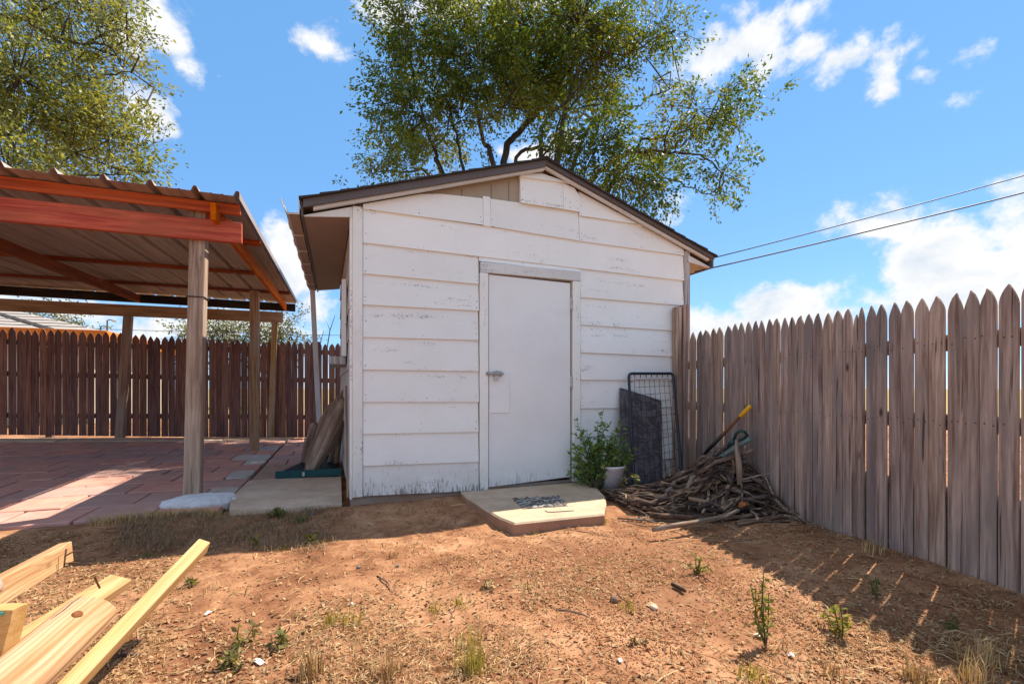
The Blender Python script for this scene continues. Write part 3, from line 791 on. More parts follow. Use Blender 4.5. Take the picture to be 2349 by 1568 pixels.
wall_boards((SW - 0.004, 0.05, 0), (0, 1, 0), (1, 0, 0), SD - 0.06, 0.12, rake_z(SW) - 0.02, M_sidewhite)
wall_boards((SW, SD + 0.085, 0), (-1, 0, 0), (0, 1, 0), SW - SKEW * SD, 0.12, 2.46, M_white)
# window on the left wall
wx = lambda y: SKEW * y - 0.017
wy0, wy1, wz0, wz1 = 0.62, 1.35, 1.30, 2.02
wf = MB()
for (a, b_, c_, d_) in ((wy0, wy0 + 0.09, wz0, wz1), (wy1 - 0.09, wy1, wz0, wz1), (wy0 + 0.09, wy1 - 0.09, wz1 - 0.09, wz1), (wy0 + 0.09, wy1 - 0.09, wz0, wz0 + 0.06)):
    wf.box(wx(1) - 0.035, wx(1) + 0.006, a, b_, c_, d_, 0.003)
win = obj('window', wf, M_whitetrim, shed)
obj('pane', MB().box(wx(1) - 0.014, wx(1) - 0.004, wy0 + 0.09, wy1 - 0.09, wz0 + 0.06, wz1 - 0.09, 0.001), M_black, win)
obj('sill', MB().box(wx(1) - 0.15, wx(1) + 0.0, wy0 + 0.02, wy1 + 0.1, wz0 - 0.075, wz0 - 0.003, 0.004), M_greyboard, win)
# loose skirt boards against the wall's foot
timber('skirt_board', (-0.035, 0.10, 0.10), (-0.045, 0.16, 1.02), 0.10, 0.016, M_drift, shed, up=(-1, 0, 0))
# roof
YF, YB = -0.10, SD + 0.12
XE0, XE1 = -0.36, 3.665
roof = MB()
for xa, xb in ((XE0, RX), (RX, XE1)):
    roof.prism([(xa, 0, roof_z(xa) - 0.012), (xb, 0, roof_z(xb) - 0.012), (xb, 0, roof_z(xb) - 0.045), (xa, 0, roof_z(xa) - 0.045)][::-1], (0, YF + 0.025, 0), (0, YB, 0))
roof = obj('roof', roof, M_soffit, shed)
for xa, xb in ((XE0 - 0.03, RX), (XE1 + 0.03, RX)):
    nrow = 14
    for i in range(nrow):
        t0, t1 = i / nrow, min(1, (i + 1.25) / nrow)
        x0, x1 = xa + (xb - xa) * t0, xa + (xb - xa) * t1
        zz = lambda x: roof_z(x)
        mb = MB()
        lift = 0.014
        poly = [(x0, 0, zz(x0) + lift), (x1, 0, zz(x1) + 0.003), (x1, 0, zz(x1) - 0.006), (x0, 0, zz(x0) - 0.004)]
        if xb > xa: poly = poly[::-1]
        yj = random.uniform(-0.008, 0.004)
        mb.prism(poly, (0, YF - 0.022 + yj, 0), (0, YB + 0.02, 0))
        obj('shingle_course', mb, M_shingle, roof)
cap = MB()
cap.prism([(RX - 0.14, 0, roof_z(RX - 0.14) + 0.010), (RX, 0, RZ + 0.012), (RX + 0.14, 0, roof_z(RX + 0.14) + 0.010), (RX, 0, RZ + 0.022)], (0, YF - 0.024, 0), (0, YB + 0.022, 0))
obj('ridge_cap', cap, M_shingle, roof)
# rake boards: brown outer board, narrow white board below and behind it
for yy, off in ((YF, 1), (YB, -1)):
    for xa, xb in ((XE0, RX), (RX, XE1)):
        t = 0.062 if xb == RX else 0.036
        mb = MB()
        mb.prism([(xa, 0, roof_z(xa) - 0.005 - t), (xb, 0, roof_z(xb) - 0.005 - t), (xb, 0, roof_z(xb) - 0.006), (xa, 0, roof_z(xa) - 0.006)], (0, yy, 0), (0, yy + off * 0.022, 0))
        obj('rake_board', mb, M_fasciabrown, roof)
        xa2, xb2 = (xa + 0.07, xb) if xb == RX else (xa, xb - 0.05)
        mb = MB()
        lo_ = (0.092, 0.088) if xb == RX else (0.064, 0.068)
        mb.prism([(xa2, 0, roof_z(xa2) - lo_[0]), (xb2, 0, roof_z(xb2) - lo_[1]), (xb2, 0, roof_z(xb2) - 0.047), (xa2, 0, roof_z(xa2) - 0.047)], (0, yy + off * 0.026, 0), (0, yy + off * 0.06, 0))
        obj('rake_trim', mb, M_trimworn, roof)
# eave boards and soffits
for s_, xe, wallx in ((-1, XE0, 0.0), (1, XE1, SW)):
    x0, x1 = sorted((xe - 0.002, xe + s_ * 0.02))
    obj('eave_board', MB().box(x0, x1, YF + 0.03, YB - 0.01, roof_z(xe) - 0.125, roof_z(xe) - 0.012, 0.003), M_fasciabrown, roof)
    mb = MB()
    a, b_ = (xe, -0.016) if s_ < 0 else (wallx + 0.014, xe)
    za, zb = (roof_z(xe) - 0.115, roof_z(xe) - 0.075) if s_ < 0 else (roof_z(xe) - 0.075, roof_z(xe) - 0.115)
    ya, yb_ = YF + 0.066, YB - 0.07
    kx = SKEW * (yb_ - 0.0) if s_ < 0 else 0.0
    mb.prism([(a, ya, za), (a, yb_, za), (b_ + kx, yb_, zb), (b_, ya, zb)], (0, 0, 0.0), (0, 0, 0.012))
    obj('soffit', mb, M_soffit if s_ < 0 else M_tan, roof)
    xx0, xx1 = sorted((a, b_))
    obj('soffit_end', MB().prism([(xx0, 0, min(za, zb) - 0.002), (xx1, 0, zb - 0.002), (xx1, 0, roof_z(xx1) - 0.108), (xx0, 0, roof_z(xx0) - 0.108)] if s_ < 0 else
        [(xx0, 0, za - 0.002), (xx1, 0, zb - 0.002), (xx1, 0, roof_z(xx1) - 0.108), (xx0, 0, roof_z(xx0) - 0.108)], (0, YF + 0.062, 0), (0, YF + 0.075, 0)), M_trimworn, roof)
# gutter: an open channel with straps, and the downspout at the far end
def gprof(x, zt): return [(x, zt), (x, zt - 0.085), (x - 0.075, zt - 0.090), (x - 0.092, zt - 0.055), (x - 0.105, zt - 0.04), (x - 0.118, zt + 0.012)]
gx, gzt = XE0 - 0.030, roof_z(XE0) - 0.03
gut = MB()
P = gprof(gx, gzt)
ys_ = [YF + 0.01, 0.6, 1.3, 2.0, SD + 0.06]
for yy0, yy1 in zip(ys_[:-1], ys_[1:]):
    for (xa, za), (xb, zb) in zip(P[:-1], P[1:]):
        n = Vector((zb - za, 0, -(xb - xa))).normalized() * 0.003
        V = [(xa, yy0, za), (xb, yy0, zb), (xb, yy1, zb), (xa, yy1, za)]
        gut.add(V + [(p[0] + n.x, p[1], p[2] + n.z) for p in V], [(0, 1, 2, 3), (7, 6, 5, 4), (0, 4, 5, 1), (2, 6, 7, 3), (1, 5, 6, 2), (3, 7, 4, 0)])
gutter = obj('gutter', gut, M_gutter, shed)
for yy in (YF + 0.012, 0.45, 0.95, 1.45, 1.95, 2.45, SD + 0.03):
    st = MB()
    P2 = [(gx + 0.004, gzt + 0.01)] + [(x + (-0.004 if i > 1 else 0.0), z - (0.005 if 0 < i < 3 else 0)) for i, (x, z) in enumerate(P)] 
    st.tube([(x, yy, z) for x, z in P2], 0.0055, 5)
    obj('gutter_strap', st, M_trimworn, gutter)
ds_top, ds_bot = Vector((gx - 0.045, SD + 0.02, gzt - 0.085)), Vector((-0.33, SD + 0.02, 0.06))
timber('downspout', ds_top, ds_bot, 0.062, 0.075, M_trimworn, gutter)
timber('downspout_elbow', ds_bot + Vector((0, 0.0, 0.02)), ds_bot + Vector((-0.16, -0.06, -0.03)), 0.06, 0.07, M_trimworn, gutter)

# ------------------------------------------------------------------ doorstep with pebble mosaic
step_px = [(1352, 1112), (1372, 1120), (1388, 1136), (1391, 1152), (1386, 1178), (1180, 1199), (1146, 1186), (1114, 1168), (1088, 1150), (1070, 1140), (1059, 1129)]
ZS = 0.098
top = [gp(x, y, ZS) for x, y in step_px]
top = [Vector((top[0].x, -0.037, ZS))] + top + [Vector((top[-1].x, -0.037, ZS))]
top = top[::-1]
stp = MB()
n_ = len(top)
ctr = sum(top, Vector()) / n_
inner = [p + (ctr - p).normalized() * 0.012 for p in top]
V = [Vector((p.x, p.y, ZS)) for p in inner] + [Vector((p.x, p.y, ZS - 0.012)) for p in top] + [Vector((p.x, p.y, -0.08)) for p in top]
order = 1 if sum((top[i].x * top[(i + 1) % n_].y - top[(i + 1) % n_].x * top[i].y) for i in range(n_)) > 0 else -1
F = [tuple(range(n_))] + [(k * n_ + i, (k + 1) * n_ + i, (k + 1) * n_ + (i + 1) % n_, k * n_ + (i + 1) % n_) for k in (0, 1) for i in range(n_)]
if order < 0: F = [f[::-1] for f in F]
stp.add(V, F)
stp.m = [0] + [1 if f[0] >= n_ or f[-1] >= 2 * n_ else 0 for f in F[1:]]
stp.m = [0] + [0] * n_ + [1] * n_
dstep = empty('doorstep', (1.6, -0.5, 0.0), 'rounded concrete doorstep with a square of inlaid pebbles', 'step')
obj('slab', stp, [M_conc, concrete('earth_stained_concrete', (0.36, 0.215, 0.145), stain=(0.24, 0.12, 0.07), amt=0.8)], dstep)
q = [gp(*p, ZS) for p in ((1176, 1144), (1200, 1167.5), (1303, 1160), (1282, 1138))]
obj('inlay_bed', MB().prism([Vector((p.x, p.y, ZS + 0.004)) for p in q], (0, 0, 0), (0, 0, -0.003)), concrete('mortar_bed', (0.34, 0.29, 0.24)), dstep)
def pebble_mesh(mat_, seed):
    r2 = random.Random(seed)
    V, F = [], []
    for j in range(1, 4):
        for k in range(7):
            th, ph = 2 * math.pi * k / 7, math.pi * j / 4
            rr = 1 + r2.uniform(-0.12, 0.12)
            V.append((math.sin(ph) * math.cos(th) * rr, math.sin(ph) * math.sin(th) * rr, math.cos(ph)))
    V += [(0, 0, 1), (0, 0, -1)]
    for k in range(7):
        F += [(21, k, (k + 1) % 7), (22, 14 + (k + 1) % 7, 14 + k)]
        for j in (0, 1): F.append((j * 7 + k, (j + 1) * 7 + k, (j + 1) * 7 + (k + 1) % 7, j * 7 + (k + 1) % 7))
    return mesh_of('pebble', MB().add(V, F), mat_, True)
pebm = [pebble_mesh(M_pebd, 1), pebble_mesh(M_pebd, 2), pebble_mesh(M_pebl, 3), pebble_mesh(M_pebl, 4), pebble_mesh(M_pebd, 5)]
for i in range(9):
    for j in range(13):
        s_, t_ = (i + 0.5 + random.uniform(-.2, .2)) / 9, (j + 0.5 + random.uniform(-.2, .2)) / 13
        p = (q[0] * (1 - s_) + q[3] * s_) * (1 - t_) + (q[1] * (1 - s_) + q[2] * s_) * t_
        M = Matrix.Translation((p.x, p.y, ZS + 0.006)) @ Matrix.Rotation(random.choice((0.35, -0.35, 0.6, 0.0)) + random.uniform(-.3, .3), 4, 'Z') @ Matrix.Diagonal((random.uniform(.021, .031), random.uniform(.0065, .010), 0.009, 1))
        place('pebble', random.choice(pebm), dstep, M)
cr = [gp(*p, ZS) for p in ((1250, 1171), (1257, 1175), (1317, 1171))]
obj('crack', MB().tube([Vector((p.x, p.y, ZS + 0.0012)) for p in cr], 0.0035, 4), M_black, dstep)

# ------------------------------------------------------------------ patio cover
cover = empty('patio_cover', (-1.22, 0.68, 0.05), 'patio cover of rusty corrugated metal on red stained beams and wooden posts', 'patio cover')
XRE = -0.87
RF, RB = 0.35, 6.30
ZRF, ZRB = 2.565, 2.705
def cz(Y): return ZRF + (ZRB - ZRF) * (Y - RF) / (RB - RF)
pitch = 0.295
def ribprofile(x0, x1):
    pts = []
    k = 0
    x = x1
    while x > x0 - 1e-6:
        base = x1 - round((x1 - x) / pitch) * pitch
        x = x - pitch
        pts += [(base, 0.042), (base - 0.020, 0.042), (base - 0.040, 0.0), (base - 0.105, 0.0), (base - 0.115, 0.006), (base - 0.130, 0.0), (base - 0.185, 0.0), (base - 0.195, 0.006), (base - 0.210, 0.0), (base - 0.275, 0.0)]
    pts.append((base - pitch + 0.0, 0.042))
    return pts
for k in range(7):
    x1 = XRE - k * 3 * pitch
    pr = ribprofile(x1 - 3 * pitch + 0.01, x1)
    mb = MB()
    ystep = [RF, 1.8, 3.3, 4.8, RB]
    dz = 0.001 * (k % 2)
    V = []
    for yv in ystep:
        for x, z in pr: V.append((x, yv + (0.015 * math.sin(k * 2.1) if yv == RF else 0), cz(yv) + z + dz + random.uniform(-.002, .002)))
    n = len(pr)
    nl = len(V)
    V += [(a, b_, c_ + 0.0012) for a, b_, c_ in V]
    F = []
    for j in range(len(ystep) - 1):
        for i in range(n - 1):
            a = j * n + i
            F.append((a, a + 1, a + n + 1, a + n))
            F.append((nl + a, nl + a + n, nl + a + n + 1, nl + a + 1))
    for i in range(n - 1): F.append((i, nl + i, nl + i + 1, i + 1))
    mb.add(V, F)
    obj('roof_sheet', mb, M_roofmetal, cover)
XLE = XRE - 21 * pitch
# edge trim on the right
obj('edge_trim', MB().prism([(XRE + 0.006, RF, cz(RF) - 0.02), (XRE + 0.006, RB, cz(RB) - 0.02), (XRE + 0.006, RB, cz(RB) + 0.036), (XRE + 0.006, RF, cz(RF) + 0.036)], (0, 0, 0), (-0.002, 0, 0)), M_roofmetal, cover)
def purlin(Y, x1, mat_, h=0.04, wd=0.085, x0=XLE + 0.1):
    timber('purlin', (x1, Y, cz(Y) - 0.002 - h / 2), (x0, Y, cz(Y) - 0.002 - h / 2), wd, h, mat_, cover)
timber('purlin', (XRE - 0.02, RF + 0.20, cz(RF) - 0.045), (XLE, RF + 0.20, cz(RF) - 0.045), 0.036, 0.085, M_orangewood, cover)
purlin(1.72, XRE - 0.03, M_redwood)
purlin(3.4, -1.1, M_maroon)
purlin(4.96, XRE - 0.03, M_maroon)
# main front beam
timber('beam', (-0.885, 0.585, 2.335), (XLE + 0.05, 0.585, 2.325), 0.042, 0.175, M_redwood, cover)
timber('brace', (-0.95, 0.64, 2.39), (-1.18, 0.64, 2.49), 0.036, 0.085, M_redwood, cover)
# rafters
for x in (-1.07, -3.42, -5.6):
    timber('rafter', (x, RF + 0.09, cz(RF + 0.09) - 0.115), (x, RB - 0.25, cz(RB - 0.25) - 0.115), 0.04, 0.14, M_redwood if x > -2 else M_maroon, cover)
# back fascia and back beam
timber('fascia', (XRE - 0.03, RB - 0.18, cz(RB) - 0.115), (XLE, RB - 0.18, cz(RB) - 0.085), 0.04, 0.15, M_blackwood, cover)
timber('beam', (-1.10, 5.93, 2.36), (XLE + 0.1, 5.93, 2.34), 0.05, 0.20, M_brownwood, cover)
# posts
def post(base, top_, w_, mat_, name='post'):
    return timber(name, base, top_, w_, w_, mat_, cover, up=(0, 1, 0), ch=0.006)
fpost = post((gp(445, 1143, 0.05).x, 0.68, 0.03), (-1.215, 0.665, 2.53), 0.118, M_postgrey)
band = MB()
cb = Vector((-1.235, 0.672, 1.77))
for s_ in ((-1, -1), (1, -1), (1, 1), (-1, 1)): pass
band.tube([cb + Vector((s_[0] * 0.067, s_[1] * 0.067, 0)) for s_ in ((-1, -1), (1, -1), (1, 1), (-1, 1), (-1, -1))], 0.005, 6)
obj('wire_band', band, M_wire, fpost)
post((-1.29, 3.92, 0.05), (-1.28, 3.88, cz(3.9) - 0.19), 0.118, M_postbrown)
post((-1.30, 5.86, 0.05), (-1.235, 5.85, 2.258), 0.10, M_postbrown)
post((-3.62, 5.84, 0.12), (-3.50, 5.84, 2.243), 0.115, M_postbrown)
post((-5.9, 5.84, 0.2), (-5.88, 5.84, 2.238), 0.115, M_postbrown)
post((-5.65, 0.68, 0.04), (-5.6, 0.665, 2.23), 0.12, M_postgrey)
# whitened concrete footing of the front post
ft = MB()
fc = gp(452, 1158, 0.03)
rows_ = []
for j, (rr, zz) in enumerate(((1.0, -0.03), (1.02, 0.025), (0.92, 0.058), (0.62, 0.075), (0.3, 0.082))):
    ring = []
    for k in range(22):
        th = 2 * math.pi * k / 22
        nz = float(vnoise(math.cos(th) * 2 + j * .13, math.sin(th) * 2, 1.7, 5)) - 0.5
        rx = 0.255 * rr * (1 + 0.35 * nz) * (0.82 + 0.18 * abs(math.cos(th)) ** 0.5)
        ring.append((fc.x + 0.03 + rx * math.cos(th), 0.54 + 0.72 * rx * math.sin(th), 0.03 + zz + 0.012 * nz + random.uniform(-.004, .004)))
    rows_.append(ring)
V = [p for r_ in rows_ for p in r_]
F = [(j * 22 + k, j * 22 + (k + 1) % 22, (j + 1) * 22 + (k + 1) % 22, (j + 1) * 22 + k) for j in range(4) for k in range(22)] + [tuple(88 + k for k in range(22))]
obj('footing', ft.add(V, F), M_concwhite, cover, smooth=False)

# ------------------------------------------------------------------ picket fences
def picket_mesh(name, wd, h, th, tip, mat_):
    n = 5
    e1, e2, off = random.uniform(1.35, 2.3), random.uniform(1.35, 2.3), random.gauss(0, 0.05) * wd
    pts = [(-wd / 2, 0), (wd / 2, 0)]
    for k in range(n + 1):
        t = k / n
        pts.append((wd / 2 * (1 - t ** e1) if k < n else off, h - tip + tip * t))
    for k in range(n - 1, -1, -1):
        t = k / n
        pts.append((-wd / 2 * (1 - t ** e2), h - tip + tip * t))
    mb = MB().prism([(x, 0, z) for x, z in pts], (0, -th / 2, 0), (0, th / 2, 0))
    return mesh_of(name, mb, mat_)
def fence(root, P, Q, spots, mat_, back, rails, rail_h, zf, side_=1):
    """spots: list of (distance along the line, width, height, tip)"""
    P, Q = Vector(P), Vector(Q)
    d = (Q - P).normalized()
    ang = math.atan2(d.y, d.x)
    nh = MB()
    for s_, wd, h, tip in spots:
        p = P + d * s_
        M = Matrix.Translation((p.x, p.y, zf(p.x, p.y))) @ Matrix.Rotation(ang, 4, 'Z') @ Matrix.Rotation(random.uniform(-0.0025, 0.0025), 4, 'Y') @ Matrix.Rotation(random.uniform(-0.07, 0.07), 4, 'Z') @ Matrix.Translation((0, random.uniform(-.007, .005), 0))
        place('picket', picket_mesh('picket', wd, h, 0.011, tip, mat_), root, M)
        for zr in rails:
            for k_ in (-0.27, 0.27):
                if random.random() < 0.85:
                    c_ = M @ Vector((wd * k_ + random.uniform(-.006, .006), -side_ * 0.0062, zr + random.uniform(-.018, .018)))
                    nx, nz = (M.to_3x3() @ Vector((1, 0, 0))) * 0.0042, Vector((0, 0, 0.0042))
                    nh.add([c_ - nx, c_ - nx * .5 + nz * .87, c_ + nx * .5 + nz * .87, c_ + nx, c_ + nx * .5 - nz * .87, c_ - nx * .5 - nz * .87], [(0, 1, 2, 3, 4, 5)] if side_ < 0 else [(5, 4, 3, 2, 1, 0)])
    tag(obj('nail_head', nh, M_nail, root), kind='stuff')
    for z in rails:
        a, b_ = P + Vector(back), Q + Vector(back)
        timber('rail', (a.x, a.y, z + zf(a.x, a.y)), (b_.x, b_.y, z + zf(b_.x, b_.y)), 0.04, rail_h, M_rail, root)
# right-hand fence; picket tips read off the photograph and set on the fence's line
FP, FQ = Vector((3.325, -0.06, 0)), Vector((2.50, -4.70, 0))
fd_ = (FQ - FP).normalized()
fn_ = Vector((fd_.y, -fd_.x, 0))
if fn_.x > 0: fn_ = -fn_                                   # towards the yard
fr = empty('picket_fence', FP, 'weathered grey picket fence with pointed tops behind the stick pile', 'fence')
tipx = [210, 250, 300, 340, 380, 432, 480, 520, 560, 600, 645, 692, 738, 792, 835, 884, 945, 996, 1065, 1122, 1188, 1246, 1275, 1333, 1408, 1487, 1573, 1650, 1757, 1872, 1968, 2085, 2195]
tipy = [380, 372, 363, 355, 347, 338, 326, 318, 313, 309, 305, 297, 293, 288, 284, 277, 265, 262, 258, 242, 232, 268, 225, 212, 204, 192, 178, 168, 150, 133, 116, 100, 78]
sp = []
for tx, ty in zip(tipx, tipy):
    p = pl(1514 + tx * 0.3629, 624 + ty * 0.3629, FP, fn_)
    sp.append(((p - FP).dot(fd_), p.z))
while sp[-1][0] < 4.5: sp.append((sp[-1][0] + random.uniform(0.088, 0.1), random.uniform(1.50, 1.56)))
zf_r = lambda x, y: -0.02
spots = []
mids = [sp[0][0] - 0.05] + [(a[0] + b[0]) / 2 for a, b in zip(sp[:-1], sp[1:])] + [sp[-1][0] + 0.05]
gaps = [random.choice((0.0015, 0.002, 0.003, 0.005)) for _ in mids]
for k, gk in ((3, .007), (8, .007), (13, .009), (17, .009), (19, .010), (21, .010), (23, .009), (25, .008), (27, .0115), (28, .005), (29, .0115), (30, .0085), (31, .004), (32, .0105)): gaps[k] = gk
for i, (s_, z) in enumerate(sp):
    a, b = mids[i] + gaps[i] / 2, mids[i + 1] - gaps[i + 1] / 2
    spots.append(((a + b) / 2, b - a, z + 0.02, random.uniform(0.085, 0.115)))
fence(fr, FP, FQ, spots, M_picket, -fn_ * 0.032, (0.84, 1.26), 0.085, zf_r)
a, b_ = FP - fn_ * 0.030, FQ - fn_ * 0.030
timber('kickboard', (a.x, a.y, 0.23), (b_.x, b_.y, 0.23), 0.025, 0.50, M_rail, fr)
for s_ in (1.6, 3.6):
    p = FP + fd_ * s_ - fn_ * 0.105
    timber('post', (p.x, p.y, -0.2), (p.x, p.y, 1.40), 0.09, 0.09, M_rail, fr)
# two posts where it meets the shed
for px, wd, yy, zt in ((1553, 0.06, -0.075, w2(1553, 708)[1]), (1568.5, 0.062, -0.085, w2(1568, 706)[1] + 0.01)):
    x = wp(px, 800, yy).x
    place('post', mesh_of('post', MB().box(-wd / 2, wd / 2, -0.04, 0.04, 0, zt + 0.1, 0.004), M_picket), fr, Matrix.Translation((x, yy, -0.1)))
# back fence
BP, BQ = Vector((-8.0, 6.98, 0)), Vector((2.2, 5.38, 0))
bd = (BQ - BP).normalized()
fbk = empty('picket_fence', (-3.0, 6.2, 0.1), 'long brown picket fence behind the patio, sunlight in its gaps', 'fence')
spots = []
s_ = 0.05
while s_ < (BQ - BP).length:
    wd = random.uniform(0.098, 0.114)
    gap = random.choice((0.002, 0.003, 0.004, 0.006, 0.010, 0.014, 0.018))
    spots.append((s_ + wd / 2, wd, random.uniform(1.82, 1.87), random.uniform(0.095, 0.12)))
    s_ += wd + gap
def zf_b(x, y): return float(pz(min(x, -0.2), 5.8)) - 0.02
fence(fbk, BP, BQ, spots, M_picket_dark, (0.03 * -bd.y + 0, 0.034, 0), (0.33, 1.05, 1.60), 0.088, zf_b)
for x_ in (-7.2, -4.9, -2.5, 0.0):
    t = (x_ - BP.x) / bd.x
    p = BP + bd * t
    timber('post', (p.x, p.y + 0.11, -0.2), (p.x, p.y + 0.11, 1.72), 0.09, 0.09, M_rail, fbk)

# ------------------------------------------------------------------ neighbour's house beyond the back fence
hx1 = wp(243, 765, 12.0).x
he = 0.5 * (wp(0, 748, 12.0).z + wp(240, 763, 12.0).z)
hloc = Vector((hx1 - 5, 15, 0))
house = empty('house', hloc, 'neighbouring house with a grey shingle hip roof and orange eave', 'house')
obj('wall', MB().box(hx1 - 11.5, hx1 - 0.5, 12.5, 19.5, -0.1, he - 0.1, 0.01), M_housewall, house)
def hp(x, y, z): return Vector((x, y, z))
e0, e1, e2, e3 = hp(hx1 - 12, 12, he), hp(hx1, 12, he), hp(hx1, 20, he), hp(hx1 - 12, 20, he)
rgz = he + 1.15
r0, r1 = hp(hx1 - 8, 16, rgz), hp(hx1 - 4.6, 16, rgz)
rm = MB()
dn = Vector((0, 0, -0.10))
for poly in ((e0, e1, r1, r0), (e1, e2, r1), (e2, e3, r0, r1), (e3, e0, r0)): rm.prism(poly, (0, 0, 0.0), dn)
hroof = obj('roof', rm, M_shingleg, house)
for k in range(9):          # shingle courses on the slope that faces the yard
    t = (k + 0.1) / 9
    a, b_ = e0.lerp(r0, t), e1.lerp(r1, t)
    n = (e1 - e0).cross(r0 - e0).normalized()
    timber('shingle_course', a + n * 0.008 + Vector((0.05, 0, 0)), b_ + n * 0.008 - Vector((0.05, 0, 0)), 0.05, 0.02, M_shingleg, hroof)
fo = MB()
fo.box(hx1 - 12.02, hx1 + 0.02, 11.95, 11.99, he - 0.26, he + 0.02, 0.004)
fo.box(hx1 + 0.0, hx1 + 0.03, 12.0, 20, he - 0.26, he + 0.02, 0.004)
obj('eave_board', fo, M_houseorange, house)
for t0, t1 in ((0.30, 0.62), (0.55, 0.80), (0.74, 0.90)):  # dark strips running diagonally down the slope
    n = (e1 - e0).cross(r0 - e0).normalized()
    timber('dark_roof_strip', r0.lerp(r1, 0.15 + t0 * 0.9) + n * 0.012, e0.lerp(e1, t1) + n * 0.012, 0.16, 0.03, M_shingle, hroof, up=tuple(n))
obj('window', MB().box(hx1 - 4, hx1 - 2.6, 12.44, 12.49, 1.0, 2.2, 0.01), M_black, house)

# ------------------------------------------------------------------ trees
def leaves_mesh(name, centers, dirs, size, mat_, droop=0.3, aspect=0.5):
    n = len(centers)
    d = dirs + rng.normal(0, 0.55, (n, 3))
    d[:, 2] -= droop
    d /= np.linalg.norm(d, axis=1, keepdims=True) + 1e-9
    r_ = rng.normal(0, 1, (n, 3))
    s_ = np.cross(d, r_); s_ /= np.linalg.norm(s_, axis=1, keepdims=True) + 1e-9
    nn = np.cross(d, s_)
    L = size * rng.uniform(0.6, 1.3, (n, 1))
    W = L * aspect
    a = centers
    b_ = centers + d * L * 0.45 + s_ * W * 0.5 + nn * L * 0.08
    c_ = centers + d * L - nn * L * 0.10
    e_ = centers + d * L * 0.45 - s_ * W * 0.5 + nn * L * 0.08
    V = np.stack([a, b_, c_, e_], 1).reshape(-1, 3)
    F = np.arange(n * 4).reshape(-1, 4)
    return np_mesh(name, V, F, mat_)
def polyline_resample(pts, k=3):
    out_ = []
    for a, b_ in zip(pts[:-1], pts[1:]):
        for i in range(k): out_.append(a.lerp(b_, i / k))
    out_.append(pts[-1])
    return out_
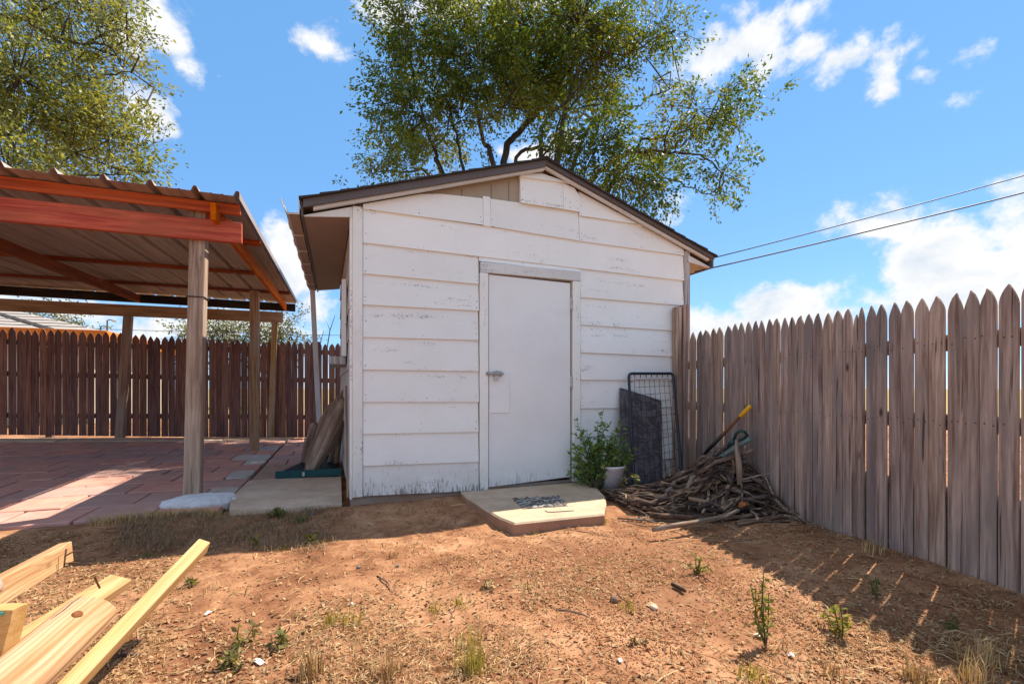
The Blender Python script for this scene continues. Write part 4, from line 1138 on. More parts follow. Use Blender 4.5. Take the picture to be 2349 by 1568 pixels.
def tree(name, label, base, clumps, limbs, dist, leaf, mat_, n_sprig, per, trunk_r, group=None, spread=1.0, sprig_len=0.4, fork=None, twigs=True, tw_r=0.012, pxs=FPX, depth=1.0, clus=0.15, limb_k=0.72):
    """clumps: (column, row, half width, half height, weight) at about dist metres; limbs: lists of (column, row, radius)"""
    root = empty(name, (base.x, base.y, 0), label, 'tree', group)
    tm = MB()
    fork = fork or Vector((base.x, base.y, 2.0))
    trunk_r *= limb_k ** 0.5
    tm.tube(polyline_resample([Vector((base.x, base.y, -0.1)), base.lerp(fork, 0.3) + Vector((0.03, 0, 0)), fork], 3), [trunk_r * 1.35] + [trunk_r * 1.1] * 2 + [trunk_r] * 4, 9, jit=0.12)
    nodes = []
    for lb_ in limbs:
        lb_ = [(a_, b_, r_ * limb_k) for a_, b_, r_ in lb_]
        dz_ = random.uniform(-0.7, 0.7) * spread
        pts = [fork] + [dp(px, py, dist + dz_ * (i + 1) / len(lb_)) for i, (px, py, r_) in enumerate(lb_)]
        rr = [trunk_r * 0.75] + [r_ for _, _, r_ in lb_]
        P_, R_ = [], []
        for i in range(len(pts) - 1):
            a0, a1, a2, a3 = pts[max(i - 1, 0)], pts[i], pts[i + 1], pts[min(i + 2, len(pts) - 1)]
            for k in range(5):
                t = k / 5
                q_ = 0.5 * (2 * a1 + (a2 - a0) * t + (2 * a0 - 5 * a1 + 4 * a2 - a3) * t * t + (3 * a1 - a0 - 3 * a2 + a3) * t ** 3)
                j = Vector((random.gauss(0, 1), random.gauss(0, 1), random.gauss(0, 1))) * 0.022 * (1 if (i + k) else 0)
                P_.append(q_ + j); R_.append(rr[i] * (1 - t) + rr[i + 1] * t)
        P_.append(pts[-1]); R_.append(rr[-1])
        tm.tube(P_, R_, 7, jit=0.1)
        nodes += [(p, r_) for p, r_ in zip(P_[4:], R_[4:])]
    NP = np.array([p for p, _ in nodes])
    tot = sum(c_[4] * c_[2] * c_[3] for c_ in clumps)
    LC, LD = [], []
    for (cx, cy, rx, ry, wt) in clumps:
        k = max(2, int(n_sprig * wt * rx * ry / tot))
        dz_ = random.gauss(0, 0.8) * spread
        cd_ = dist + dz_
        cen = dp(cx, cy, cd_)
        mrx, mry = rx / pxs * cd_, ry / pxs * cd_
        j = int(np.argmin(((NP - np.array(cen)) ** 2).sum(1)))
        bp_ = Vector(NP[j])
        if twigs: tm.tube([bp_, bp_.lerp(cen, 0.5) + Vector((random.gauss(0, .1), random.gauss(0, .1), random.gauss(0, .1))), cen], [min(nodes[j][1], tw_r * 2.2), tw_r * 1.5, tw_r * 0.9], 5, caps=False)
        subs = []
        for _ in range(max(2, k // 7)):
            v = rng.normal(0, 1, 3); v /= np.linalg.norm(v)
            rad = rng.uniform(0.12, 1.0) ** 0.5
            subs.append(RGT * (v[0] * mrx * rad) + UP * (v[1] * mry * rad) + DIR * (v[2] * depth * 0.5 * (mrx + mry) * rad))
        for _ in range(k):
            o_ = random.choice(subs) + Vector(rng.normal(0, clus, 3))
            st = cen + o_
            dr = np.array((o_.normalized() * 0.8 + Vector(rng.normal(0, .5, 3)) + Vector((0, 0, -0.15))).normalized())
            if twigs and random.random() < 0.45:
                tm.tube([cen.lerp(st, 0.25), cen.lerp(st, 0.65) + Vector((0, 0, random.uniform(-.03, .08))), st, st + Vector(dr) * sprig_len], [tw_r * 0.7, tw_r * 0.55, tw_r * 0.4, tw_r * 0.2], 3, caps=False)
            ts = rng.uniform(0, 1, per)
            pos = np.array(st)[None] + dr[None] * (ts[:, None] * sprig_len) + rng.normal(0, 0.06 * sprig_len / 0.4, (per, 3))
            LC.append(pos); LD.append(np.repeat(dr[None], per, 0))
    LC, LD = np.concatenate(LC), np.concatenate(LD)
    obj('trunk', tm, M_bark, root, smooth=True)
    me = leaves_mesh('crown', LC - np.array(WLOC[root.name].translation)[None], LD, leaf, mat_)
    place('crown', me, root, loc=WLOC[root.name].translation)
    return root
big_clumps = [(930, 60, 62, 66, .8), (1010, 40, 80, 60, .8), (1110, 25, 90, 60, .8), (1220, 60, 110, 80, 1.2), (1330, 60, 95, 70, 1.1), (1440, 55, 62, 55, .9), (1515, 40, 45, 42, .6), (1545, 85, 40, 34, .45),
    (900, 150, 52, 55, .7), (985, 150, 85, 75, .8), (1100, 150, 100, 85, 1.0), (1220, 165, 100, 80, 1.35), (1320, 150, 100, 75, 1.35), (1400, 165, 60, 48, 1.1), (878, 240, 38, 50, .7), (950, 255, 80, 75, .8),
    (1055, 270, 90, 75, .7), (1160, 240, 75, 65, .7), (1000, 340, 66, 46, .7), (890, 355, 48, 38, .8), (852, 398, 26, 20, .8), (940, 385, 60, 30, .8), (1315, 250, 70, 55, .6), (1370, 335, 80, 52, .9), (1300, 310, 50, 36, .7),
    (1250, 330, 40, 24, .3), (1430, 400, 85, 44, 1.0), (1495, 435, 48, 32, .8), (1550, 350, 76, 46, .8), (1600, 250, 76, 55, .5), (1655, 215, 52, 34, .5), (1690, 290, 42, 50, .5), (1655, 395, 46, 38, .6), (1640, 448, 36, 24, .6), (1715, 235, 26, 24, .4), (1540, 285, 56, 36, .35), (1500, 185, 42, 36, .3), (1480, 130, 40, 40, .4),
    (1240, -40, 160, 46, .5), (1050, -30, 90, 36, .4)]
big_limbs = [[(1158, 378, .11), (1184, 314, .095), (1219, 266, .085), (1249, 223, .07), (1300, 170, .045), (1340, 90, .03), (1350, -20, .015)],
    [(1133, 378, .08), (1110, 325, .06), (1092, 240, .045), (1110, 140, .03), (1100, 20, .015)],
    [(1238, 368, .07), (1242, 300, .05), (1270, 258, .04), (1330, 200, .025), (1400, 100, .015)],
    [(1017, 400, .08), (1000, 357, .06), (974, 275, .042), (952, 206, .03), (935, 90, .015)],
    [(1068, 391, .05), (1055, 344, .038), (1030, 250, .028), (1010, 130, .018), (1010, 20, .01)],
    [(1180, 390, .06), (1230, 340, .05), (1262, 345, .035), (1290, 270, .03), (1370, 190, .02)],
    [(1310, 450, .10), (1348, 417, .085), (1390, 382, .07), (1459, 348, .055), (1540, 350, .04), (1605, 357, .028), (1660, 400, .014)],
    [(1400, 400, .05), (1464, 331, .045), (1498, 318, .035), (1571, 305, .028), (1627, 275, .02), (1690, 240, .01)],
    [(1330, 330, .04), (1390, 262, .032), (1433, 253, .026), (1494, 223, .02), (1560, 190, .012)],
    [(1450, 360, .03), (1500, 395, .025), (1560, 420, .018), (1640, 450, .01)],
    [(1000, 420, .05), (940, 395, .03), (870, 395, .018)],
    [(1320, 170, .03), (1430, 130, .022), (1500, 90, .014), (1550, 70, .008)]]
tb = dp(1215, 890, 10.2); tb.z = 0
tree('leafy_tree', 'large leafy elm rising behind the white shed roof', tb, big_clumps, big_limbs, 10.2, 0.084, M_leaf, 3700, 19, 0.26, fork=Vector((tb.x, tb.y, 2.6)))
lf_clumps = [(40, 40, 120, 90, 1), (160, 30, 100, 80, 1), (250, 60, 66, 66, .8), (290, 30, 40, 40, .5), (40, 170, 120, 90, 1), (170, 150, 100, 80, 1.1), (280, 155, 62, 58, .8), (325, 175, 36, 40, .5), (60, 280, 120, 80, 1.1), (180, 270, 100, 70, 1.1),
    (285, 230, 56, 44, .5), (250, 320, 80, 56, 1.0), (310, 350, 52, 46, .9), (120, 370, 130, 70, 1.2), (250, 400, 100, 46, 1.2), (345, 395, 40, 28, .5), (20, 400, 110, 80, 1.1), (-120, 150, 150, 150, 1), (-120, 380, 150, 100, 1), (-60, -80, 150, 90, .8), (120, -70, 130, 70, .8), (240, -50, 70, 60, .6), (330, 250, 30, 24, .25), (320, 130, 26, 22, .3), (300, 60, 30, 24, .3)]
lf_limbs = [[(-200, 150, .1), (0, 165, .065), (80, 205, .052), (130, 280, .04), (170, 350, .02)], [(40, 185, .05), (110, 215, .045), (170, 240, .035), (210, 320, .018)], [(-150, 280, .07), (0, 300, .045), (60, 385, .022)],
    [(-200, 60, .08), (20, 40, .05), (140, 90, .035), (260, 110, .015)], [(110, 212, .035), (200, 180, .028), (300, 165, .012)], [(-180, 380, .06), (60, 400, .04), (220, 400, .02), (320, 390, .01)]]
tb = dp(-330, 890, 9.4); tb.z = 0
tree('leafy_tree', 'olive green tree reaching in above the metal patio roof', tb, lf_clumps, lf_limbs, 9.4, 0.080, M_leaf2, 2400, 18, 0.28, fork=Vector((tb.x, tb.y, 3.6)), depth=0.7, clus=0.2)
# far trees over the back fence
FT = 'trees beyond the back fence'
def far_tree(label, px0, px1, py, dist, n=60):
    cx = (px0 + px1) / 2
    hw = (px1 - px0) / 2
    b0 = dp(cx, 890, dist); b0.z = 0
    cl = [(cx + random.uniform(-.6, .6) * hw, py + 12 + random.uniform(0, 55), hw * random.uniform(.25, .5), random.uniform(10, 20), random.uniform(.5, 1)) for _ in range(14)]
    lm = [[(cx + t * hw * 0.5, 800, .06), (cx + t * hw * 0.9, py + 30, .02)] for t in (-1, -.3, .4, 1)]
    tree('far_tree', label, b0, cl, lm, dist, 0.006 * dist, M_leaffar, n * 2, 14, 0.16, FT, spread=0.6, sprig_len=0.9, fork=Vector((b0.x, b0.y, 1.6)), tw_r=0.02, clus=0.35)
far_tree('small tree beyond the orange eaved house roof', 60, 150, 712, 30)
far_tree('tiny tree at the right end of the neighbouring roof', 150, 205, 722, 30, 30)
far_tree('sparse tree beyond the fence just left of the grey front post', 405, 450, 742, 24, 40)
far_tree('feathery tree beyond the fence right of the grey front post', 470, 575, 728, 24, 80)
far_tree('thin pale tree beyond the fence right of the middle post', 560, 650, 732, 24, 60)
far_tree('rounded tree beyond the fence at the right end of the patio cover', 620, 688, 735, 24, 70)
# bare saplings beyond the fence beside the downspout
sp_ = MB()
p0, p1 = wp(731, 800, 7.0), wp(757, 728, 7.0)
sp_.tube([Vector((p0.x, 7.0, 0)), p0, p0.lerp(wp(743, 757, 7.0), 1)], [.014, .012, .004], 6)
sp_.tube([Vector((p0.x + .1, 7.0, 0)), wp(750, 800, 7.0), wp(757, 757, 7.0), wp(769, 722, 7.0)], [.016, .013, .01, .004], 6)
sp_.tube([wp(757, 757, 7.0), wp(748, 735, 7.0)], [.006, .003], 5)
tag(obj('bare_sapling', sp_, M_bark, origin=(p0.x, 7.0, 0)), 'bare twiggy sapling showing above the fence beside the downspout', 'sapling')

# ------------------------------------------------------------------ wires and street lamps
def cable(label, pts, r_, sag=0.0, group='power cables'):
    P_ = []
    a, b_ = pts
    for i in range(25):
        t = i / 24
        p = a.lerp(b_, t); p.z -= sag * 4 * t * (1 - t)
        P_.append(p)
    o = obj('power_cable', MB().tube(P_, r_, 6), M_cable, origin=a, smooth=True)
    return tag(o, label, 'cable', group)
ea = Vector((XE1 + 0.0, 1.2, roof_z(XE1) - 0.03))
cab1a = Vector((XE1 + 0.01, 0.03, roof_z(XE1) - 0.01))
cab1b = dp(2349, 383, 4.6)
cable('upper black cable from the shed roof corner up to the right', (cab1a, cab1a + (cab1b - cab1a) * 3.2), 0.0055, 0.10)
cab2a = Vector((XE1 - 0.10, 0.08, roof_z(XE1) - 0.14))
cab2b = dp(2349, 418, 4.6)
cable('lower black cable from under the shed eave up to the right', (cab2a, cab2a + (cab2b - cab2a) * 3.2), 0.0072, 0.12)
cable('thin cable crossing the sky above the back fence', (dp(-300, 733, 20), dp(1000, 772, 24)), 0.012, 0.12)
for (px, pt, pb_, lab) in ((246, 735, 800, 'taller street lamp far beyond the back fence'), (231, 749, 800, 'shorter street lamp far beyond the back fence')):
    b0, t0 = dp(px, pb_, 55), dp(px, pt, 55)
    lp = empty('street_lamp', (b0.x, b0.y, 0), lab, 'street lamp', 'street lamps')
    obj('pole', MB().tube([(b0.x, b0.y, 0), t0], [.12, .08], 6), M_cable, lp)
    obj('arm', MB().tube([t0, t0 + Vector((0.25, 0, .12)), t0 + Vector((0.6, 0, .05))], .06, 5), M_cable, lp)
    obj('lamp_head', MB().box(t0.x + .45, t0.x + .95, t0.y - .12, t0.y + .12, t0.z - .12, t0.z + .06, .03), M_hinge, lp)

# ------------------------------------------------------------------ by the left wall: log, boards, tray
lg = empty('driftwood_log', (-0.30, 1.55, 0.06), 'split grey brown log slab leaning against the shed wall', 'log')
def rough_log(name, pts, rads, parent, flat=0.6, n=18, mat_=M_log, jit=0.07, roll=0.0):
    mb = MB().tube(polyline_resample([Vector(p) for p in pts], 5), np.interp(np.linspace(0, 1, 5 * (len(pts) - 1) + 1), np.linspace(0, 1, len(pts)), rads), n, jit=jit)
    for i_, v in enumerate(mb.v):
        r_i, k_i = divmod(i_, n)
        c_ = sum((Vector(mb.v[r_i * n + q_]) for q_ in range(n)), Vector()) / n
        f_ = 1 + 0.55 * (float(vnoise(math.cos(6.283 * k_i / n) * 1.2 + 3 + rads[0] * 50, math.sin(6.283 * k_i / n) * 1.2 + r_i * 0.16, 1.6, 31)) - 0.5)
        mb.v[i_] = tuple(c_ + (Vector(v) - c_) * f_)
    M = frame_of(pts[0], pts[-1], up=(0.3, -1, 0), roll=roll)
    Mi = M.inverted()
    V = []
    for v in mb.v:
        l = Mi @ Vector(v)
        V.append((l.x, l.y, l.z * flat))
    mb.v = V
    return place(name, mesh_of(name, mb, mat_, True), parent, M)
rough_log('slab', [dp(712, 1082, 5.12), dp(735, 1030, 5.14), dp(758, 975, 5.16), dp(776, 935, 5.17), dp(785, 912, 5.17)], [.075, .112, .118, .105, .055], lg, flat=0.85)
rough_log('splinter', [dp(768, 950, 5.2), dp(780, 915, 5.2), dp(787, 893, 5.2)], [.05, .032, .008], lg, flat=0.5)
lg2 = rough_log('short_log', [dp(704, 1065, 5.5), dp(714, 1020, 5.5), dp(728, 978, 5.5), dp(733, 970, 5.5)], [.075, .09, .085, .03], None, flat=0.5)
tag(lg2, 'smaller grey log standing behind the big log slab', 'log')
for (a, b_, rr, lab) in (((772, 1075), (789, 915), .028, 'thin grey board leaning on the shed wall behind the big log'), ((757, 1065), (783, 965), .03, 'dark split board in the shade behind the big log')):
    o = rough_log('split_board', [dp(a[0], a[1], 5.6), dp((a[0] + b_[0]) / 2, (a[1] + b_[1]) / 2, 5.45), dp(b_[0], b_[1], 5.3)], [rr, rr * 1.1, rr * .7], None, flat=0.35, n=8)
    tag(o, lab, 'board')
tray = empty('garden_tray', (-0.40, 1.30, 0.06), 'shallow teal edged tray with black liner under the leaning logs', 'tray')
tz = 0.062
A, B_ = Vector((-0.72, 1.40, tz)), Vector((-0.075, 1.26, tz))
timber('edge_board', A + UP * 0.036, B_ + UP * 0.05, 0.02, 0.075, M_teal, tray)
lk = A.lerp(B_, 0.42)
obj('clip', MB().box(lk.x - .011, lk.x + .011, lk.y - .017, lk.y - .010, tz + .018, tz + .062, .001), M_hinge, tray)
ln_ = MB()
LP = [(A + Vector((.06, .03, .01))), A + Vector((.05, .25, .03)), Vector((-0.50, 2.05, .12)), Vector((-0.40, 2.4, .26)), Vector((-0.12, 2.4, .10)), Vector((-0.09, 1.5, .02)), B_ + Vector((-.02, .04, .01))]
ln_.prism([LP[0], LP[6], LP[5], LP[4], LP[3], LP[2], LP[1]], (0, 0, 0.008), (0, 0, 0.0))
obj('liner', ln_, M_liner, tray)

# ------------------------------------------------------------------ right of the door: bucket, sheet, wire panel
bk0 = gp(1402, 1129, 0.035)
bucket = empty('bucket', bk0, 'white plastic bucket half hidden behind the green shrub', 'bucket')
bm_ = MB()
prof = [(r_ * 1.12, z_) for r_, z_ in ((0.0, 0.004), (0.088, 0.004), (0.092, 0.0), (0.108, 0.235), (0.117, 0.237), (0.118, 0.255), (0.108, 0.256), (0.104, 0.235), (0.084, 0.012), (0.0, 0.012))]
n = 24
V = [bk0 + Vector((r_ * math.cos(2 * math.pi * k / n), r_ * math.sin(2 * math.pi * k / n), z)) for r_, z in prof for k in range(n)]
F = [(j * n + k, j * n + (k + 1) % n, (j + 1) * n + (k + 1) % n, (j + 1) * n + k) for j in range(len(prof) - 1) for k in range(n)]
obj('shell', bm_.add(V, F), M_bucket, bucket, smooth=True)
hd = MB().tube([bk0 + Vector((0.133 * math.cos(t), 0.133 * math.sin(t), 0.215 - 0.10 * math.sin((t + 2.4) * 1.0) ** 2)) for t in np.linspace(-2.4, 0.74, 14)], .003, 6)
obj('handle', hd, M_hinge, bucket)

def lean(px, py, zt, yb, yt):
    """point on a plane through (y=yb, z=0.05) and (y=yt, z=zt)"""
    P0 = Vector((2.5, yb, 0.05)); v = Vector((0, yt - yb, zt - 0.05)).normalized(); n = Vector((1, 0, 0)).cross(v)
    return pl(px, py, P0, n), n
shp = [(1144, 318), (1165, 322), (1415, 400), (1421, 412), (1432, 1000), (1430, 1060), (1152, 1060), (1150, 985)]
S_ = [lean(1028 + x * .3437, 780 + y * .3437, 0.95, -0.30, -0.06) for x, y in shp]
nrm = S_[0][1]
sheet = tag(obj('charcoal_sheet', MB().prism([p for p, _ in S_][::-1], nrm * 0.006, nrm * -0.006), M_sheet, origin=S_[6][0]), 'dark charcoal sheet with slanted top leaning behind the wire panel', 'sheet')
sheet_o = S_[6][0]
wpn = [(1205, 222), (1502, 222), (1556, 860), (1240, 965)]
W4 = [lean(1028 + x * .3437, 780 + y * .3437, 1.12, -0.42, -0.09)[0] for x, y in wpn]
W4[2] = W4[2] + (W4[2] - W4[1]) * 0.12; W4[3] = W4[3] + (W4[3] - W4[0]) * 0.12
panel = empty('wire_panel', (W4[2] + W4[3]) / 2, 'navy framed wire grid panel leaning against the shed beside the fence', 'wire panel')
def corner(a, b_, c_, r_=0.035):
    u, v = (a - b_).normalized(), (c_ - b_).normalized()
    return [b_ + u * r_, b_ + (u + v) * r_ * 0.29, b_ + v * r_]
loop = []
for i in range(4): loop += corner(W4[i - 1], W4[i], W4[(i + 1) % 4])
loop.append(loop[0]); loop.append(loop[1])
obj('frame', MB().tube(loop, 0.0145, 8), M_metalcoat, panel, smooth=True)
def bil(u, v): return (W4[0] * (1 - u) + W4[1] * u) * (1 - v) + (W4[3] * (1 - u) + W4[2] * u) * v
for i in range(8):
    u = 0.115 + 0.77 * i / 7
    obj('wire', MB().tube([bil(u, 0.055), bil(u, 0.985)], 0.0022, 5), M_wire, panel)
for j in range(15):
    v = 0.055 + 0.925 * j / 14
    obj('wire', MB().tube([bil(0.105, v), bil(0.905, v)], 0.0022, 5), M_wire, panel)
for i in range(7):
    u = 0.13 + 0.74 * i / 6
    obj('tie', MB().tube([bil(u, 0.012), bil(u, 0.036)], 0.0045, 5), M_metalcoat, panel)
for j in range(6):
    v = 0.07 + 0.16 * j
    for u0, u1 in ((0.015, 0.075), (0.93, 0.985)): obj('tie', MB().tube([bil(u0, v), bil(u1, v)], 0.0045, 5), M_metalcoat, panel)

# ------------------------------------------------------------------ shrub by the door
sb = gp(1362, 1128, 0.05)
sb.y -= 0.03
shr = empty('shrub', sb, 'small leafy green shrub growing in front of the white bucket', 'shrub')
stm = MB()
LC, LD = [], []
def stem(pts, r0, leafy=True, leaf_n=26):
    P_ = polyline_resample([Vector(p) for p in pts], 3)
    stm.tube(P_, list(np.linspace(r0, 0.0015, len(P_))), 5)
    for i in range(leaf_n):
        t = 0.22 + 0.78 * i / leaf_n
        k = t * (len(P_) - 1)
        a = P_[int(k)].lerp(P_[min(int(k) + 1, len(P_) - 1)], k - int(k))
        d = (P_[min(int(k) + 1, len(P_) - 1)] - P_[int(k)]).normalized() if int(k) + 1 < len(P_) else Vector((0, 0, 1))
        for s_ in (-1, 1):
            sd_ = d.cross(Vector((random.gauss(0, 1), random.gauss(0, 1), random.gauss(0, 1)))).normalized()
            LC.append(a); LD.append((d * 0.5 + sd_ * 0.9).normalized())
tips = [(1322, 958, 0), (1333, 985, -.1), (1385, 937, .05), (1390, 965, .1), (1372, 962, 0), (1300, 1035, -.12), (1318, 1020, -.05), (1310, 1062, -.12), (1405, 1000, .05), (1420, 965, .12), (1438, 990, .1), (1462, 1022, .0), (1450, 1050, -.05), (1350, 1000, -.08), (1340, 1030, .05), (1400, 1040, -.1), (1425, 1030, -.12), (1360, 1040, -.15), (1380, 1010, -.1), (1315, 1090, -.12), (1345, 1080, -.2), (1410, 1085, -.15), (1330, 1100, -.1), (1390, 1105, -.2), (1355, 1105, -.22), (1440, 1008, .08), (1452, 1036, .0), (1430, 975, .12), (1412, 1020, .02), (1445, 1062, -.1), (1425, 1052, 0), (1328, 1052, 0), (1345, 985, .05), (1396, 1082, -.28), (1412, 1108, -.3), (1424, 1076, -.26), (1388, 1118, -.3), (1404, 1060, -.25), (1430, 1098, -.28)]
for (tx, ty, dd) in tips:
    e_ = dp(tx, ty, 4.25 - dd)
    m1 = sb.lerp(e_, 0.5) + Vector((random.gauss(0, .02), random.gauss(0, .02), 0.05))
    stem([sb + Vector((random.gauss(0, .03), random.gauss(0, .02), 0)), m1, e_], 0.006, leaf_n=int(6 + 15 * (e_ - sb).length))
    for _ in range(2):
        a = sb.lerp(e_, random.uniform(.4, .7)) + Vector((0, 0, .03))
        b_ = a + Vector((random.gauss(0, .09), random.gauss(0, .07), random.uniform(.02, .14)))
        stem([a, a.lerp(b_, .5) + Vector((0, 0, .01)), b_], 0.003, leaf_n=6)
obj('stem', stm, M_stem, shr, smooth=True)
me = leaves_mesh('foliage', np.array([tuple(p - sb) for p in LC]), np.array([tuple(d) for d in LD]), 0.047, M_shrub, droop=0.05, aspect=0.5)
place('foliage', me, shr, loc=sb)
# yellow-green sucker to its right
sk = MB()
s0 = gp(1412, 1135, 0.03)
sks = empty('sapling', s0, 'yellow green sucker shoot in front of the charcoal sheet', 'sapling')
LC, LD, stm = [], [], MB()
stem([s0, dp(1450, 1085, 4.05), dp(1463, 1102, 4.0)], .004, leaf_n=10)
stem([s0, dp(1437, 1080, 4.05), dp(1435, 1072, 4.05)], .003, leaf_n=6)
obj('stem', stm, M_stem, sks)
place('foliage', leaves_mesh('foliage', np.array([tuple(p - s0) for p in LC]), np.array([tuple(d) for d in LD]), 0.042, M_weed, 0.2, 0.5), sks, loc=s0)

# ------------------------------------------------------------------ brush pile
PC = Vector((2.72, -0.92, 0))
pile = empty('brush_pile', PC, 'heap of dry brown branches piled against the grey picket fence', 'brush pile')
AX = RGT                                     # the sticks lie mostly across the view
AY = Vector((AX.y * -1, AX.x, 0))
def moundz(u, v):
    """u along the sticks, v across"""
    a = math.exp(-((u - 0.30) / (0.36 if u < 0.30 else 0.30)) ** 2 - ((v - 0.10) / 0.36) ** 2) * 0.46
    b_ = math.exp(-((u + 0.40) / 0.40) ** 2 - ((v - 0.05) / 0.30) ** 2) * 0.10
    return a + b_
def local(p, o): return o
def inside_yard(p, m=0.05):
    return p.x < FX(p.y) - m and p.y < -0.12
def stick(u, v, z, L, r0, ang, tilt, mat_, name='branch', parent=None, n=6, wig=0.05, pts_n=5, world=None):
    d = (AX * math.cos(ang) + AY * math.sin(ang)) * math.cos(tilt) + UP * math.sin(tilt)
    c = PC + AX * u + AY * v + UP * z
    P_ = []
    off = Vector((0, 0, 0))
    for i in range(pts_n):
        t = i / (pts_n - 1) - 0.5
        off = off + Vector((random.gauss(0, 1), random.gauss(0, 1), random.gauss(0, .7))) * wig * L / pts_n
        P_.append(c + d * (t * L) + off)
    for p in P_:
        lim = FX(min(p.y, -0.01)) - 0.04
        if p.x > lim: p.x = lim - random.uniform(0, .05)
        if p.y > -0.14: p.y = -0.14 - random.uniform(0, .04)
        if p.x < 2.05 and p.y > -1.05: p.x = 2.05 + random.uniform(0, .06)
        q_ = p - PC
        p.z = min(p.z, moundz(q_.dot(AX), q_.dot(AY)) + 0.04 + random.uniform(0, .05))
        p.z = max(p.z, gzs(p.x, p.y) + r0 * 0.8)
    return P_
def put_branch(P_, radii, mat_, parent, name='branch', n=6):
    M = frame_of(P_[0], P_[-1])
    Mi = M.inverted()
    mb = MB().tube([Mi @ p for p in P_], radii, n, jit=0.15)
    return place(name, mesh_of(name, mb, mat_, True), parent, M)
for i in range(255):
    u, v = max(-.85, min(.48, random.gauss(0.10, 0.30))), max(-.36, min(.42, random.gauss(0.0, 0.24)))
    zt = moundz(u, v)
    z = 0.02 + zt * random.uniform(0.15, 1.05)
    r0 = random.choice((.006, .008, .010, .012, .014, .017, .021)) * (0.6 if u < -0.3 else 1)
    L = random.uniform(0.28, 0.75)
    P_ = stick(u, v, z, L, r0, random.gauss(0.05, 0.55), random.gauss(0.10 if u < .1 else -0.03, 0.22), M_branch, wig=0.24, pts_n=7)
    put_branch(P_, [r0 * .9, r0, r0, r0 * .9, r0 * .8, r0 * .65, r0 * random.uniform(.25, .5)], M_branch if random.random() < 0.88 else M_branchpale, pile)
for i in range(34):          # the thicker branches on the front and top
    u, v = random.gauss(0.16, 0.22), random.gauss(-0.16, 0.16)
    r0 = random.choice((.016, .019, .022, .026))
    P_ = stick(u, v, moundz(u, v) * random.uniform(.55, 1.0) + .02, random.uniform(.3, .65), r0, random.gauss(0.1, .45), random.gauss(.05, .2), None, wig=0.2, pts_n=6)
    put_branch(P_, [r0 * .8, r0, r0 * .95, r0 * .9, r0 * .8, r0 * .55], M_branch, pile, n=7)
for i in range(42):          # fan of thin sticks on the left
    u, v = random.gauss(-0.62, 0.16), random.gauss(-0.05, 0.17)
    r0 = random.choice((.004, .005, .007, .010))
    P_ = stick(u, v, 0.03 + random.uniform(0, .09), random.uniform(.35, .75), r0, random.gauss(-0.35, 0.3), random.gauss(0.05, .06), M_branch, wig=0.22, pts_n=6)
    put_branch(P_, [r0 * .6, r0, r0, r0 * .9, r0 * .7, r0 * .4], M_branch if random.random() < .8 else M_branchpale, pile, n=5)
tw = MB()
for i in range(650):
    u, v = random.gauss(-0.02, 0.36), random.gauss(0.0, 0.26)
    z = 0.02 + moundz(u, v) * random.uniform(.3, 1.12)
    P_ = stick(u, v, z, random.uniform(.12, .45), .003, random.gauss(0, .7), random.gauss(.05, .3), None, wig=0.16, pts_n=4)
    tw.tube(P_, [.003, .0028, .002, .001], 4, caps=False)
tag(obj('twigs', tw, M_branch, pile), kind='stuff')
# single branches that stand out
def lone(label, P_, radii, mat_, n=9, cat='branch'):
    o = put_branch([Vector(p) for p in P_], radii, mat_, None, n=n)
    tag(o, label, cat)
    return o
lone('thick branch with a bleached broken end lying in front of the brush pile', [dp(1497, 1215, 3.0), dp(1545, 1205, 3.05), dp(1600, 1196, 3.15), dp(1662, 1184, 3.3), dp(1705, 1165, 3.45)], [.013, .018, .0165, .016, .013], M_branchpale)
lone('upright weathered stake standing in the brush pile', [dp(1697, 1112, 3.62), dp(1695, 1065, 3.68), dp(1690, 1030, 3.72), dp(1690, 1008, 3.74)], [.020, .024, .019, .010], M_branchpale)
lone('forked grey stick on top of the brush pile', [dp(1600, 1087, 3.75), dp(1640, 1060, 3.8), dp(1690, 1045, 3.75), dp(1722, 1034, 3.7), dp(1728, 1025, 3.7)], [.012, .016, .018, .014, .006], M_branch)
lone('thin bent twig reaching right from the brush pile', [dp(1700, 1100, 3.5), dp(1740, 1090, 3.48), dp(1765, 1087, 3.45), dp(1783, 1078, 3.42)], [.007, .006, .005, .002], M_branchpale, n=6)
lone('pale curved stick lying at the right foot of the brush pile', [dp(1700, 1165, 3.45), dp(1722, 1172, 3.4), dp(1735, 1180, 3.35), dp(1738, 1196, 3.3)], [.010, .012, .011, .008], M_branchpale, n=7)
lone('thin straight stick lying in the shade before the brush pile', [gp(1650, 1195, .03), gp(1680, 1210, .03), gp(1712, 1226, .03)], [.005, .006, .003], M_branchpale, n=6)
lone('short chunk of wood on the dirt right of centre', [gp(1543, 1338, .025), gp(1560, 1347, .025), gp(1572, 1354, .025)], [.011, .012, .009], M_branch)
lone('thin stick with a curl lying on the dirt in front of the doorstep', [gp(1275, 1397, .02), gp(1305, 1400, .02), gp(1335, 1408, .02), gp(1360, 1418, .018)], [.004, .005, .005, .003], M_branch, n=6)
lone('dark broken twig lying near the pale lumber', [gp(245, 1508, .02), gp(280, 1502, .025), gp(325, 1499, .02)], [.005, .006, .004], M_branch, n=6)
lone('forked dead twig on the dirt left of centre', [gp(865, 1320, .02), gp(890, 1335, .03), gp(895, 1355, .02)], [.004, .004, .002], M_branch, n=6)
bb = MB().box(-.036, .036, -.024, .024, -.022, .022, .006)
o = place('brick_chunk', mesh_of('brick_chunk', bb, concrete('orange_brick', (0.40, 0.15, 0.07), stain=(0.25, 0.12, 0.07))), None, Matrix.Translation(dp(1704, 1158, 3.50)) @ Matrix.Rotation(.5, 4, 'Z') @ Matrix.Rotation(.4, 4, 'X'))
tag(o, 'orange red brick chunk among the brush pile sticks', 'brick')

